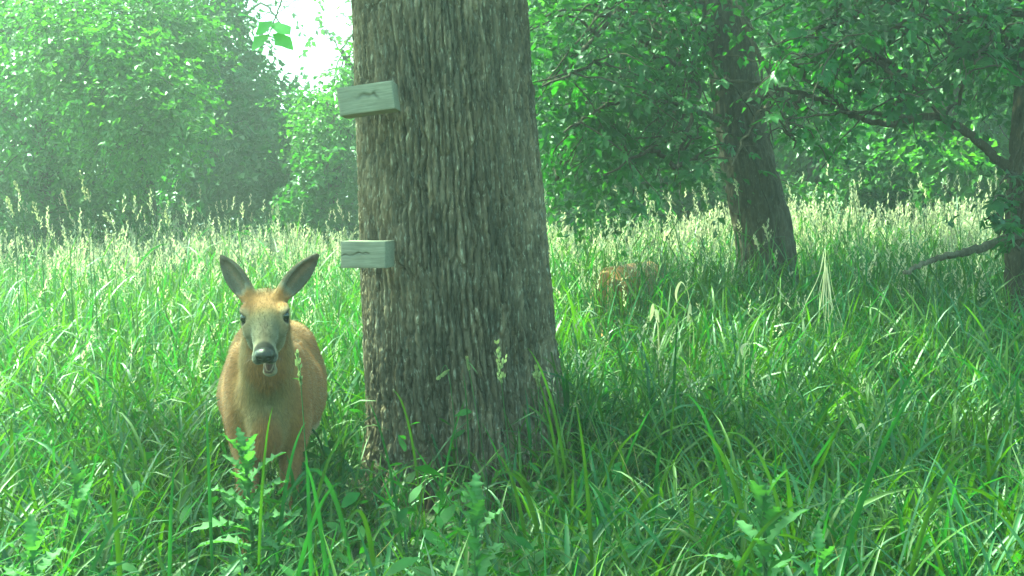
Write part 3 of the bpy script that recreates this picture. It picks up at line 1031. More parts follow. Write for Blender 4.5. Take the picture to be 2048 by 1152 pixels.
def coat(V, N, info, graze=False):
    """coat colour by place on the body"""
    H, lat, fwd, upv, poll = info['H'], info['lat'], info['fwd'], info['upv'], info['poll']
    n = len(V)
    x, y, z = V[:, 0], V[:, 1], V[:, 2]
    q = V - poll
    hx, hf, hh = q @ lat, q @ fwd, q @ upv
    red = np.array([0.265, 0.132, 0.056])
    dk = np.array([0.30, 0.15, 0.06])
    grey = np.array([0.27, 0.235, 0.16])
    pale = np.array([0.62, 0.56, 0.44])
    buff = np.array([0.31, 0.235, 0.12])
    C = np.tile(red, (n, 1))

    def mix(w, c):
        nonlocal C
        w = np.clip(w, 0, 1)[:, None]
        C = C * (1 - w) + np.asarray(c) * w
    nz = fbm(x * 14 + 5, (y + z) * 10, 3, 3)
    mix(sstep(0.64, 0.76, z) * sstep(-0.35, -0.2, y) * 0.5, dk)                       # darker along the back
    mix(sstep(0.45, 0.7, nz) * 0.35, buff)
    n2 = fbm(x * 55 + 2, (y * 0.6 + z) * 22, 13, 3)
    mix(sstep(0.48, 0.75, n2) * 0.45, dk)
    mix(sstep(0.50, 0.75, fbm(x * 30 + 8, (y - z) * 14, 17, 3)) * 0.35, np.array([0.36, 0.24, 0.13]))
    mix((1 - sstep(0.36, 0.46, z)) * sstep(-0.30, -0.15, y) * (1 - sstep(0.0, 0.6, N[:, 2] + 0.5)), pale)    # belly
    front = (1 - sstep(-0.43, -0.33, y)) * (z > 0.3)
    # grey throat and brisket with ochre edges, redder body behind
    mix(front * np.exp(-(x / 0.105) ** 4) * 0.9, np.array([0.30, 0.205, 0.085]))
    streak = 0.75 + 0.5 * (fbm(x * 60, z * 7, 9, 3) - 0.5)
    mix(front * np.exp(-(x / 0.062) ** 4) * sstep(-0.1, 0.5, -N[:, 1]) * streak, np.array([0.185, 0.170, 0.105]))
    mix(np.exp(-((y + 0.20) / 0.035) ** 2) * sstep(0.35, 0.9, np.abs(N[:, 0])) * (z > 0.4) * 0.35, np.array([0.45, 0.30, 0.17]))
    # legs
    mix((1 - sstep(0.30, 0.44, z)) * 0.5, np.array([0.27, 0.15, 0.075]))
    mix((1 - sstep(0.035, 0.045, z)), np.array([0.018, 0.015, 0.013]))
    # tail underside
    mix(sstep(0.55, 0.57, y) * (1 - sstep(0.40, 0.7, z)) * 0.8, pale)
    # head
    hd = sstep(-0.03, 0.015, hf) * (np.abs(hx) < 0.09)
    mix(hd * (1 - sstep(0.05, 0.12, hf)) * 0.9, np.array([0.29, 0.150, 0.062]))          # brow and crown
    mix(hd * np.exp(-((hx) / 0.03) ** 2) * np.exp(-((hf - 0.03) / 0.05) ** 2) * 0.7, np.array([0.27, 0.145, 0.065]))
    mix(hd * sstep(0.075, 0.145, hf) * 0.92, np.array([0.130, 0.122, 0.088]))               # grey muzzle
    mix(hd * sstep(0.03, 0.09, hf) * sstep(0.028, 0.05, np.abs(hx)) * sstep(-0.02, -0.05, hh) * 0, grey)
    mix(hd * sstep(0.05, 0.1, hf) * (1 - sstep(-0.075, -0.035, hh)) * 0.65, np.array([0.30, 0.25, 0.16]))   # cheeks and jaw
    mix(hd * np.exp(-(hx / 0.014) ** 2) * sstep(0.11, 0.15, hf) * (hh > -0.02) * 0.7, np.array([0.085, 0.066, 0.048]))  # dark bridge
    for s in (-1, 1):
        e = np.linalg.norm((V - H(s * 0.063, 0.076, 0.012)) / 1.0, axis=1)
        mix(hd * (1 - sstep(0.025, 0.038, e)) * 0.7, np.array([0.36, 0.31, 0.22]))
        mix(hd * (1 - sstep(0.0205, 0.0265, e)), np.array([0.035, 0.027, 0.022]))
        # tear line
        t_ = np.linalg.norm((V - H(s * 0.050, 0.102, -0.002)) / np.array([1, 1, 1]), axis=1)
        mix(hd * (1 - sstep(0.008, 0.018, t_)) * 0.6, np.array([0.10, 0.08, 0.06]))
    mix(hd * np.exp(-((hf - 0.226) / 0.011) ** 2) * sstep(0.012, 0.03, np.abs(hx)) * 0.75, np.array([0.33, 0.31, 0.25]))   # pale ring
    mix(hd * sstep(0.222, 0.232, hf + 0.3 * np.abs(hh)) * sstep(-0.03, -0.022, hh), np.array([0.028, 0.024, 0.022]))
    nose = hd * sstep(0.236, 0.243, hf) * (hh > -0.03)
    mix(nose, np.array([0.022, 0.020, 0.019]))
    if not graze:
        jt = info['jt']
        jd = np.linalg.norm(V - jt, axis=1)
        mix(hd * (1 - sstep(0.03, 0.05, jd)) * 0.85, np.array([0.21, 0.185, 0.14]))         # white chin
        # mouth lining
        mc = H(-info['jx'] * 0.5, 0.185, -0.066)
        w = (V - mc) @ np.stack([lat, fwd, upv], 1)
        mo = (np.abs(w[:, 0]) < 0.0215) & (w[:, 1] > -0.07) & (w[:, 1] < 0.075)
        facing = (((V - mc) * N).sum(1) < -0.002)
        mm = (mo & facing & (np.linalg.norm(w / np.array([0.024, 0.07, 0.036]), axis=1) < 1.15)).astype(float)
        mix(mm, np.array([0.055, 0.026, 0.024]))
        rim = (mo & (np.linalg.norm(w / np.array([0.024, 0.066, 0.034]), axis=1) < 1.25) & ~facing & (jd < 0.035)).astype(float)
        mix(rim * 0.6, np.array([0.26, 0.19, 0.16]))
    C = C * np.array([0.92, 0.78, 0.68])
    # ears
    for (b, ax, face, wdt) in info['ears']:
        e = V - b
        ea, ef, ew = e @ ax, e @ face, e @ wdt
        on = (ea > 0.02) & (ea < 0.22) & (np.abs(ew) < 0.05) & (np.abs(ef) < 0.05) & (np.linalg.norm(e, axis=1) < 0.23)
        on = on.astype(float) * sstep(0.015, 0.05, ea)
        mix(on, np.array([0.24, 0.175, 0.11]))
        inn = on * sstep(0.05, 0.5, (N @ face))
        mix(inn * 0.9, np.array([0.135, 0.122, 0.098]))
        mix(inn * np.exp(-(ew / 0.010) ** 2) * 0.35, np.array([0.36, 0.25, 0.18]))
        mix(on * sstep(0.020, 0.031, np.abs(ew)) * 0.55, np.array([0.10, 0.08, 0.06]))
        mix(on * sstep(0.135, 0.165, ea) * 0.7, np.array([0.09, 0.07, 0.055]))
    return C


def fur(V, Q, N, C, info, count, graze=False):
    """short hairs, one slim triangle each"""
    H, lat, fwd, upv, poll = info['H'], info['lat'], info['fwd'], info['upv'], info['poll']
    A = V[Q[:, 0]]; B = V[Q[:, 1]]; D = V[Q[:, 2]]
    ar = np.linalg.norm(np.cross(B - A, D - A), axis=1)
    p = ar / ar.sum()
    f = rng.choice(len(Q), count, p=p)
    w = rng.dirichlet((1, 1, 1, 1), count)
    P = (V[Q[f]] * w[..., None]).sum(1)
    n = norm((N[Q[f]] * w[..., None]).sum(1))
    c = (C[Q[f]] * w[..., None]).sum(1)
    q = P - poll
    hf, hx, hh = q @ fwd, q @ lat, q @ upv
    onhead = (hf > 0.0) & (np.abs(hx) < 0.09) & (np.abs(hh) < 0.16)
    dark = c.max(1) < 0.055
    keep = ~((onhead & (hf > 0.205)) | dark | (P[:, 2] < 0.05))
    inmouth = onhead & (hf > 0.11) & (hh < -0.035) & (np.abs(hx) < 0.03)
    keep &= ~inmouth
    P, n, c, hf, hx, onhead = P[keep], n[keep], c[keep], hf[keep], hx[keep], onhead[keep]
    flow = np.where(onhead[:, None], -fwd * 1.0, np.array([0, 0.75, -0.75]))
    neck = (P[:, 1] < -0.42) & ~onhead
    flow = np.where(neck[:, None], np.array([0, 0.25, -1.0]), flow)
    ear = np.zeros(len(P), bool)
    for (b, ax, face, wdt) in info['ears']:
        e = P - b
        on = ((e @ ax) > 0.02) & (np.linalg.norm(e, axis=1) < 0.2) & (np.abs(e @ wdt) < 0.06)
        flow = np.where(on[:, None], ax, flow)
        ear |= on
    flow = flow - n * (flow * n).sum(1, keepdims=True)
    flow = norm(flow + rng.normal(0, 0.22, flow.shape))
    L = np.where(onhead | ear, 0.007, np.where(neck, 0.021, 0.015)) * (0.6 + 0.8 * rng.random(len(P)))
    d = norm(flow + n * np.where(neck, 0.30, 0.26)[:, None] * (0.5 + rng.random((len(P), 1))))
    s = norm(np.cross(d, n)) * 0.0009
    tip = P + d * L[:, None]
    base = P - n * 0.0008
    VV = np.stack([base - s, base + s, tip], 1).reshape(-1, 3)
    t = np.arange(len(P) * 3).reshape(-1, 3)
    cc = c * (0.55 + 0.85 * rng.random((len(P), 1)))
    g = Geo()
    g.add(VV, tris=t, color=np.repeat(cc, 3, 0))
    return g


def build_doe():
    V, Q, N, info = deer_mesh(False)
    C = coat(V, N, info)
    H, lat, fwd, upv = info['H'], info['lat'], info['fwd'], info['upv']
    X0, Y0 = (540 - 1024) / F * 4.88, 4.88
    e = empty('deer', (X0, Y0, float(gz(X0, Y0)) - 0.005))
    e.rotation_euler = (0, 0, R(8.2))
    tag(e, 'red-brown doe facing the camera with her mouth open, beside the thick trunk', 'deer')
    # nose faces get the wet material
    g = Geo()
    hf = (V - info['poll']) @ fwd
    hh = (V - info['poll']) @ upv
    fm = ((hf[Q].mean(1) > 0.238) & (hh[Q].mean(1) > -0.03))
    g.v, g.c, g.n = [V], [C], len(V)
    g.q = [Q]
    fe = np.zeros(len(Q), bool)
    for (b, ax, face, wdt) in info['ears']:
        d_ = V - b
        on = ((d_ @ ax) > 0.045) & (np.linalg.norm(d_, axis=1) < 0.21) & (np.abs(d_ @ wdt) < 0.06)
        fe |= on[Q].all(1)
    g.qm = [np.where(fe, 2, fm.astype(int))]
    g.build('body', [M_COAT, M_NOSE, M_EAR], e)
    h = fur(V, Q, N, C, info, 110000).build('fur', M_FUR, e, smooth=False)
    h['kind'] = 'stuff'
    for s in (-1, 1):
        eg = Geo()
        nu, nv = 24, 16
        th, ph = np.meshgrid(np.linspace(0, 2 * math.pi, nu, endpoint=False), np.linspace(0.02, math.pi - 0.02, nv))
        sp = np.stack([np.sin(ph) * np.cos(th), np.sin(ph) * np.sin(th), np.cos(ph)], -1) * 0.0180
        i = np.arange(nu * nv).reshape(nv, nu)
        j = np.roll(i, -1, 1)
        c0 = H(s * 0.0565, 0.071, 0.0115)
        eg.add(sp.reshape(-1, 3) * np.array([1, 1, 1]) + c0, quads=np.stack([i[:-1], i[1:], j[1:], j[:-1]], -1), color=(0.012, 0.010, 0.009))
        eo = eg.build('eye', M_EYE, e)
        lg = Geo()                       # lashes
        for k in range(16):
            a = -0.9 + 1.8 * k / 15
            b = H(s * (0.0700 - 0.004 * abs(a)), 0.074 + 0.016 * math.sin(a), 0.015 + 0.0140 * math.cos(a))
            d = norm(lat * s * 1.0 + upv * 0.35 + fwd * (0.55 * math.sin(a) + 0.25) + rng.normal(0, 0.1, 3))
            sd = norm(np.cross(d, upv)) * 0.0006
            lg.add([b - sd, b + sd, b + d * 0.016], tris=[[0, 1, 2]], color=(0.02, 0.016, 0.013))
        lg.build('eyelash', M_FUR, eo)
    wg = Geo()                           # whiskers
    for k in range(26):
        s = -1 if k % 2 else 1
        b = H(s * (0.022 + 0.008 * rng.random()), 0.205 + 0.035 * rng.random(), -0.020 - 0.012 * rng.random())
        d = norm(lat * s * 0.9 + fwd * 0.3 - upv * 0.4 * rng.random() + rng.normal(0, 0.2, 3))
        sd = norm(np.cross(d, upv)) * 0.0005
        wg.add([b - sd, b + sd, b + d * (0.02 + 0.025 * rng.random())], tris=[[0, 1, 2]], color=(0.10, 0.09, 0.08))
    wo_ = wg.build('whiskers', M_FUR, e)
    wo_['kind'] = 'stuff'
    return e


def build_fawn():
    V, Q, N, info = deer_mesh(True)
    C = coat(V, N, info, True)
    sc = 1.02
    C = C * 1.2
    p = at(1272, 560, 9.4)
    base = np.array([p[0], 9.4, float(gz(p[0], 9.4))])
    e = empty('deer', base)
    e.rotation_euler = (0, 0, R(158))
    tag(e, 'small tan deer almost hidden in the tall grass beyond the thick trunk', 'deer')
    g = Geo()
    # pale spots of a young coat
    f1, f2, cid = worley(V[:, 1] / 0.055, (V[:, 2] + V[:, 0] * 0.2) / 0.05, 5)
    w = ((f1 < 0.20) & (V[:, 2] > 0.45) & (V[:, 1] > -0.35)).astype(float)[:, None] * 0.15
    C = C * (1 - w) + np.array([0.6, 0.5, 0.36]) * w
    g.add(V * sc, quads=Q, color=C)
    g.build('body', M_COAT, e)
    h = fur(V, Q, N, C, info, 16000, True)
    h.v = [v * sc for v in h.v]
    h = h.build('fur', M_FUR, e, smooth=False)
    h['kind'] = 'stuff'
    for s in (-1, 1):
        eg = Geo()
        th, ph = np.meshgrid(np.linspace(0, 2 * math.pi, 10, endpoint=False), np.linspace(0.05, math.pi - 0.05, 7))
        sp = np.stack([np.sin(ph) * np.cos(th), np.sin(ph) * np.sin(th), np.cos(ph)], -1) * 0.0138
        i = np.arange(70).reshape(7, 10)
        j = np.roll(i, -1, 1)
        eg.add((sp.reshape(-1, 3) + info['H'](s * 0.0505, 0.103, 0.008)) * sc, quads=np.stack([i[:-1], i[1:], j[1:], j[:-1]], -1), color=(0.012, 0.01, 0.009))
        eg.build('eye', M_EYE, e)


build_doe()
build_fawn()


# ------------------------------------------------------------------ woodland
def px_lobe(px, py, Y, rx, rz, ry, n, *rest):
    """lobe of a crown given by where it stands"""
    return (at(px, py, Y), (rx, ry, rz), n, *rest)


def ground_pt(px, Y):
    x = (px - 1024) / F * Y
    return np.array([x, Y, float(gz(x, Y))])


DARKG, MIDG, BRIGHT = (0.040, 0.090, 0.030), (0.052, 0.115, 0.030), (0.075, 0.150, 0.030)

# sky shows through between these bearings; sprays keep out of it
def gap(P):
    u = P[:, 0] / P[:, 1] * F + 1024
    v = 430 - (P[:, 2] - CAMH) / P[:, 1] * F
    edge = 195 - 0.9 * np.abs(u - 630) + 40 * (fbm(u / 30, v / 30, 4, 2) - 0.5)
    edge = edge + 45 * (rng.random(len(u)) - 0.5)
    return ~((v < edge) & (u > 500) & (u < 720) & (rng.random(len(u)) < 0.93))


def bare(P):
    """leaves stay away from the shaded side of the leaning trunk and from the arching limb"""
    u = P[:, 0] / P[:, 1] * F + 1024
    v = 430 - (P[:, 2] - CAMH) / P[:, 1] * F
    tl = np.interp(v, [0, 200, 330, 480], [1398, 1418, 1438, 1470]) - 26
    tr = np.interp(v, [0, 200, 330, 480], [1508, 1532, 1555, 1585]) + 28
    on_trunk = (u > tl) & (u < tr) & (P[:, 1] < 10.1) & (rng.random(len(P)) < np.where(v > 130, 0.98, 0.75))
    lv = np.interp(u, [1500, 1600, 1660, 1720, 1780, 1830, 1880, 1940, 1990, 2036], [166, 186, 207, 236, 249, 236, 234, 268, 315, 345])
    on_limb = (u > 1500) & (np.abs(v - lv) < 30) & (P[:, 1] < 8.2) & (rng.random(len(P)) < 0.85)
    return ~(on_trunk | on_limb)


def leaning_extra(e, base):
    tw = []
    # the limb at the upper left of the leaning trunk
    g = Geo()
    add_tube(g, [at(1405, 62, 10.0), at(1365, 58, 9.9), at(1325, 72, 9.8), at(1290, 60, 9.6)], 0.05, 0.02, 18, 9, 0.006, 0.006)
    g.build('branch', M_BARK2, e, base)
    for c in [[(1440, 240, 9.6), (1330, 205, 9.0), (1215, 215, 8.4), (1130, 260, 8.0)],
              [(1420, 150, 9.7), (1300, 110, 8.8), (1190, 130, 8.2), (1090, 170, 7.8)],
              [(1430, 300, 9.7), (1350, 330, 9.0), (1300, 300, 8.6), (1210, 350, 8.2)],
              [(1500, 200, 9.6), (1540, 190, 8.8), (1500, 260, 8.4), (1460, 330, 8.2)],
              [(1245, 130, 9.0), (1232, 180, 8.8), (1215, 230, 8.7), (1190, 290, 8.6)],
              [(1400, 120, 9.6), (1390, 220, 9.0), (1360, 300, 8.7), (1400, 270, 8.4)]]:
        g = Geo()
        main = add_tube(g, [at(*k) for k in c], 0.022, 0.006, 22, 6, 0.012)
        for k in range(8):
            st = main[int(rng.integers(5, 21))]
            tip = st + np.array([rng.normal(0, 0.3), rng.normal(0, 0.25), -0.12 + rng.normal(0, 0.18)])
            tw.append(add_tube(g, [st, (st + tip) / 2 + np.array([0, 0, 0.07]), tip], 0.007, 0.003, 8, 5, 0.006))
        g.build('branch', M_BARK2, e, base)
    return tw


b0 = ground_pt(1548, 10.0)
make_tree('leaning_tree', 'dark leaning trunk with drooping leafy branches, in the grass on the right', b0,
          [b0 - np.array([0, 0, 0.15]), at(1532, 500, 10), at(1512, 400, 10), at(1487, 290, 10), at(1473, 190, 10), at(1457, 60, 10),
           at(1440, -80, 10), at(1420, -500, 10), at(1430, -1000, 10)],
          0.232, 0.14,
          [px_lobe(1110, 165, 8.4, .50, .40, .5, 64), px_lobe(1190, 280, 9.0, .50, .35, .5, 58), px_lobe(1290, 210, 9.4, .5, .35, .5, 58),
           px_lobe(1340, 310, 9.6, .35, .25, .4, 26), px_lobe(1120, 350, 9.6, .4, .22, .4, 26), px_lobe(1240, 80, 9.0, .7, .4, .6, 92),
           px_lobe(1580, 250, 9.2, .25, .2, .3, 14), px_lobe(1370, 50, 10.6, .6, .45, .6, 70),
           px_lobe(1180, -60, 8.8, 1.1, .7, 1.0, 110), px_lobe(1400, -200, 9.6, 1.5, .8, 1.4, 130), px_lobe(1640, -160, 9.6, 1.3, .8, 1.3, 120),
           ((0.2, 10.4, 6.8), (1.5, 1.5, .8), 90, .16), ((1.8, 10.8, 7.0), (1.5, 1.5, .8), 90, .16), ((-0.9, 9.6, 7.4), (1.3, 1.3, .8), 60, .16),  # unseen overhead lobes, here and below, added to shade the right side
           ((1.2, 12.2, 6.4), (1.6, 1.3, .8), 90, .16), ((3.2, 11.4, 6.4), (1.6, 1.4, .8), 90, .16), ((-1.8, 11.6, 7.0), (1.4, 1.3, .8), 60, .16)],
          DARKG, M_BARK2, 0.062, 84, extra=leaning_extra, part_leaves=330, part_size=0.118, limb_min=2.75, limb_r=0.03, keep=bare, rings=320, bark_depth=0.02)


def edge_extra(e, base):
    tw = []
    g = Geo()
    # the long arching limb and its fork
    add_tube(g, [at(2036, 345, 8.0), at(1990, 315, 8.0), at(1940, 268, 8.0), at(1880, 234, 8.0), at(1830, 236, 7.95), at(1780, 249, 7.9),
                 at(1720, 236, 7.85), at(1660, 207, 7.8), at(1600, 186, 7.7), at(1520, 168, 7.6), at(1450, 158, 7.5)],
             0.036, 0.009, 90, 10, 0.004, 0.005, power=0.6)
    g.build('branch', M_BARK2, e, base)
    g = Geo()
    f = add_tube(g, [at(1892, 238, 8.0), at(1868, 212, 7.95), at(1835, 180, 7.9), at(1800, 150, 7.85), at(1740, 120, 7.8)], 0.022, 0.008, 30, 8, 0.004, 0.004)
    g.build('branch', M_BARK2, e, base)
    g = Geo()
    add_tube(g, [at(1830, 236, 7.95), at(1760, 228, 7.7), at(1690, 226, 7.5), at(1590, 236, 7.4)], 0.016, 0.005, 24, 7, 0.005)
    g.build('branch', M_BARK2, e, base)
    # dead low bough reaching down into the grass
    g = Geo()
    add_tube(g, [at(2062, 462, 7.9), at(2000, 482, 7.7), at(1950, 498, 7.55), at(1900, 512, 7.45), at(1858, 524, 7.4), at(1812, 545, 7.3)],
             0.030, 0.010, 46, 9, 0.005, 0.006)
    g.build('dead_branch', M_TWIG, e, base)
    for c in [[(1835, 180, 7.9), (1760, 110, 7.6), (1680, 90, 7.4), (1600, 120, 7.2)],
              [(1700, 232, 7.85), (1640, 170, 7.6), (1570, 110, 7.4), (1530, 60, 7.2)],
              [(1890, 238, 8.0), (1930, 150, 7.8), (1900, 70, 7.6), (1840, 30, 7.4)],
              [(2030, 100, 8.0), (2000, 60, 7.6), (1960, 110, 7.4), (1930, 160, 7.3)],
              [(1760, 120, 7.8), (1790, 160, 7.6), (1800, 190, 7.5), (1790, 215, 7.4)],
              [(1600, 188, 7.7), (1590, 220, 7.6), (1575, 255, 7.5), (1590, 290, 7.5)]]:
        g = Geo()
        main = add_tube(g, [at(*k) for k in c], 0.014, 0.005, 22, 6, 0.012)
        for k in range(7):
            st = main[int(rng.integers(5, 21))]
            tip = st + np.array([rng.normal(0, 0.25), rng.normal(0, 0.25), -0.10 + rng.normal(0, 0.14)])
            tw.append(add_tube(g, [st, (st + tip) / 2 + np.array([0, 0, 0.06]), tip], 0.006, 0.003, 8, 5, 0.006))
        g.build('branch', M_BARK2, e, base)
    # leafy shoots round the foot of the trunk
    for c in [[(2025, 470, 7.7), (1995, 430, 7.5), (1970, 440, 7.4)], [(2040, 420, 7.7), (2000, 390, 7.5), (1985, 400, 7.3)],
              [(2040, 500, 7.6), (2010, 460, 7.4), (2030, 440, 7.3)], [(2045, 380, 7.8), (2030, 350, 7.6), (2010, 360, 7.4)]]:
        g = Geo()
        tw.append(add_tube(g, [at(*k) for k in c], 0.009, 0.004, 12, 6, 0.004))
        g.build('shoot', M_BARK2, e, base)
        tw.append(tw[-1])
    return tw


b1 = ground_pt(2052, 8.0)
make_tree('forked_tree', 'shaded tree at the right edge with a long arching limb and a low dead bough', b1,
          [b1 - np.array([0, 0, 0.15]), at(2050, 520, 8), at(2050, 420, 8), at(2056, 300, 8), at(2066, 180, 8), at(2080, 40, 8), at(2100, -300, 8), at(2110, -900, 8)],
          0.115, 0.09,
          [px_lobe(1640, 60, 7.8, .45, .3, .45, 47), px_lobe(1790, 60, 7.8, .45, .3, .5, 47), px_lobe(1940, 60, 8.3, .45, .35, .5, 50),
           px_lobe(1700, 150, 8.0, .32, .2, .35, 18), px_lobe(2030, 170, 8.2, .3, .3, .4, 24),
           px_lobe(2040, 430, 7.7, .18, .25, .2, 14), px_lobe(1750, -120, 8.0, 1.3, .7, 1.2, 110), px_lobe(2040, -150, 8.2, 1.3, .8, 1.4, 110),
           ((1.6, 4.2, 5.6), (1.6, 1.6, .8), 90, .15), ((3.4, 4.6, 6.0), (1.6, 1.8, .9), 100, .15), ((2.6, 2.4, 6.4), (1.6, 1.6, .9), 80, .15)],
          DARKG, M_BARK2, 0.060, 48, extra=edge_extra, part_leaves=295, part_size=0.112, limb_min=2.3, limb_r=0.025, keep=bare, rings=220)

# left wood edge
b = ground_pt(95, 15.5)
make_tree('broadleaf_tree', 'dense dark green tree filling the left edge of the view', b,
          [b, b + np.array([.05, 0, 2.5]), b + np.array([-.1, .1, 5]), b + np.array([0, 0, 10])], 0.17, 0.07,
          [px_lobe(20, 90, 15.5, 1.2, .8, 1.1, 170), px_lobe(150, 170, 15.2, 1.0, .7, 1.0, 140), px_lobe(40, 280, 15.0, 1.0, .7, 1.0, 170),
           px_lobe(180, 320, 15.3, .9, .6, .9, 140), px_lobe(-60, 400, 15.2, .9, .6, .8, 120), px_lobe(80, 420, 15.6, 1.0, .45, .8, 130),
           px_lobe(230, 410, 15.8, .7, .45, .7, 100), px_lobe(-150, 200, 15.4, 1.3, 1.0, 1.0, 140), px_lobe(60, -120, 15.6, 1.7, 1.2, 1.4, 200),
           px_lobe(60, -420, 15.8, 1.6, 1.2, 1.4, 150)],
          MIDG, size=0.075, group='trees along the edge of the wood')
b = ground_pt(235, 14.2)
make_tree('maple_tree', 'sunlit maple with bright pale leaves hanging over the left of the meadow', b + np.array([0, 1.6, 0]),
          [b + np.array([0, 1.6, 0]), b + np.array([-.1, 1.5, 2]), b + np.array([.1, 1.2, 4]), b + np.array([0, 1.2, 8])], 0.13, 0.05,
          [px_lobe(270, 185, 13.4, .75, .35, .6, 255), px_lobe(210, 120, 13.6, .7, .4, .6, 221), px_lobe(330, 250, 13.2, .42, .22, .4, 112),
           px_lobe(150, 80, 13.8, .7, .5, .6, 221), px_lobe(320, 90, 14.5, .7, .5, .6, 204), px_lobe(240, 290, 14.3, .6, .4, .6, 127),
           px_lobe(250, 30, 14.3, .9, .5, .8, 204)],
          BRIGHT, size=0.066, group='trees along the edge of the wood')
b = ground_pt(365, 19.5)
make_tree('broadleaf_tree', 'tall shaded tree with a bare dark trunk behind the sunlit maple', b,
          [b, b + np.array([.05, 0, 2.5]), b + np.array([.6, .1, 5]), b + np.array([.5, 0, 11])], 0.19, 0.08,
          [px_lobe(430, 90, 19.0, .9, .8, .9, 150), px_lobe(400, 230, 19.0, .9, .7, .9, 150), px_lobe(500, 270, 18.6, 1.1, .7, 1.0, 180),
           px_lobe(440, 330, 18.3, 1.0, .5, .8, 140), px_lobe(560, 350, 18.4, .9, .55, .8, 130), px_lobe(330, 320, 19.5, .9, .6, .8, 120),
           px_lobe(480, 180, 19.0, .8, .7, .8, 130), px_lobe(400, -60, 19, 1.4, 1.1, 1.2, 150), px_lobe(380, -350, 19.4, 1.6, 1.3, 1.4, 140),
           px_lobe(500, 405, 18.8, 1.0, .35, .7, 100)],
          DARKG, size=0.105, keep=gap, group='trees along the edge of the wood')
b = ground_pt(672, 16.8)
make_tree('young_tree', 'yellow-green leafy tree just left of the thick trunk', b,
          [b, b + np.array([.05, 0, 1.8]), b + np.array([.35, .1, 3.2]), b + np.array([.6, 0, 7])], 0.09, 0.04,
          [px_lobe(655, 260, 16.5, .45, .4, .5, 100), px_lobe(690, 130, 16.8, .40, .7, .5, 110), px_lobe(670, 340, 16.2, .5, .4, .5, 75, .095, MIDG),
           px_lobe(600, 215, 17.0, .35, .25, .4, 34), px_lobe(640, 410, 16.4, .6, .3, .5, 70, .095, MIDG), px_lobe(760, 0, 16.8, .5, .9, .5, 60),
           px_lobe(740, 230, 16.6, .4, .5, .4, 50)],
          BRIGHT, size=0.07, keep=gap, group='trees along the edge of the wood')

# right wood behind the leaning tree
b = ground_pt(1622, 18.0)
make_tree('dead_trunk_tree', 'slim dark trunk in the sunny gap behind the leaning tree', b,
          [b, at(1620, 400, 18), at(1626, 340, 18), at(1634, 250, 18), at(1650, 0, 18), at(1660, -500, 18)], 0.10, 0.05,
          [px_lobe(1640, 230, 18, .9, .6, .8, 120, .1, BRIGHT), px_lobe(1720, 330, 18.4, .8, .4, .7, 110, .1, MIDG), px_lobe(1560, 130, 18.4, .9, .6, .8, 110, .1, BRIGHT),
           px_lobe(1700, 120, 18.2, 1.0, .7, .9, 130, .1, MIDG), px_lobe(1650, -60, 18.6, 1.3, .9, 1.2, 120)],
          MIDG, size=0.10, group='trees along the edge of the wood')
b = ground_pt(1890, 15.0)
make_tree('broadleaf_tree', 'bushy tree with bright green leaves under the arching limb', b,
          [b, b + np.array([-.05, 0, 1.5]), b + np.array([.1, .1, 3]), b + np.array([0, 0, 8])], 0.14, 0.05,
          [px_lobe(1900, 320, 14.4, .5, .25, .4, 60, .11, BRIGHT), px_lobe(1800, 300, 15.2, .8, .5, .7, 110), px_lobe(1850, 180, 15.4, .9, .6, .8, 130),
           px_lobe(2000, 220, 15.2, .9, .7, .8, 120, .1, BRIGHT), px_lobe(1780, 400, 15.8, .8, .25, .6, 80), px_lobe(1950, 60, 15.6, 1.1, .7, .9, 130, .1, BRIGHT),
           px_lobe(2080, 340, 15.0, .7, .5, .7, 80), px_lobe(1900, -120, 15.8, 1.5, .9, 1.2, 130), px_lobe(1680, 400, 16.6, .7, .25, .6, 70)],
          MIDG, size=0.10, group='trees along the edge of the wood')
b = ground_pt(1330, 15.6)
make_tree('broadleaf_tree', 'leafy tree close behind the left side of the leaning trunk', b,
          [b, b + np.array([.05, 0, 1.5]), b + np.array([-.1, .1, 3]), b + np.array([0, 0, 8])], 0.15, 0.06,
          [px_lobe(1330, 310, 15.2, .9, .6, .8, 120), px_lobe(1200, 250, 15.5, .9, .7, .8, 120, .1, BRIGHT), px_lobe(1130, 380, 15.4, .9, .4, .7, 110),
           px_lobe(1290, 410, 15.6, .9, .25, .7, 100), px_lobe(1420, 370, 15.8, .7, .4, .6, 80), px_lobe(1120, 110, 15.8, .9, .8, .8, 110, .1, BRIGHT),
           px_lobe(1310, 120, 15.8, 1.1, .8, .9, 130, .1, BRIGHT), px_lobe(1560, 400, 15.6, .5, .2, .5, 40, .1, BRIGHT), px_lobe(1260, -120, 16, 1.6, .9, 1.3, 140)],
          MIDG, size=0.10, group='trees along the edge of the wood')

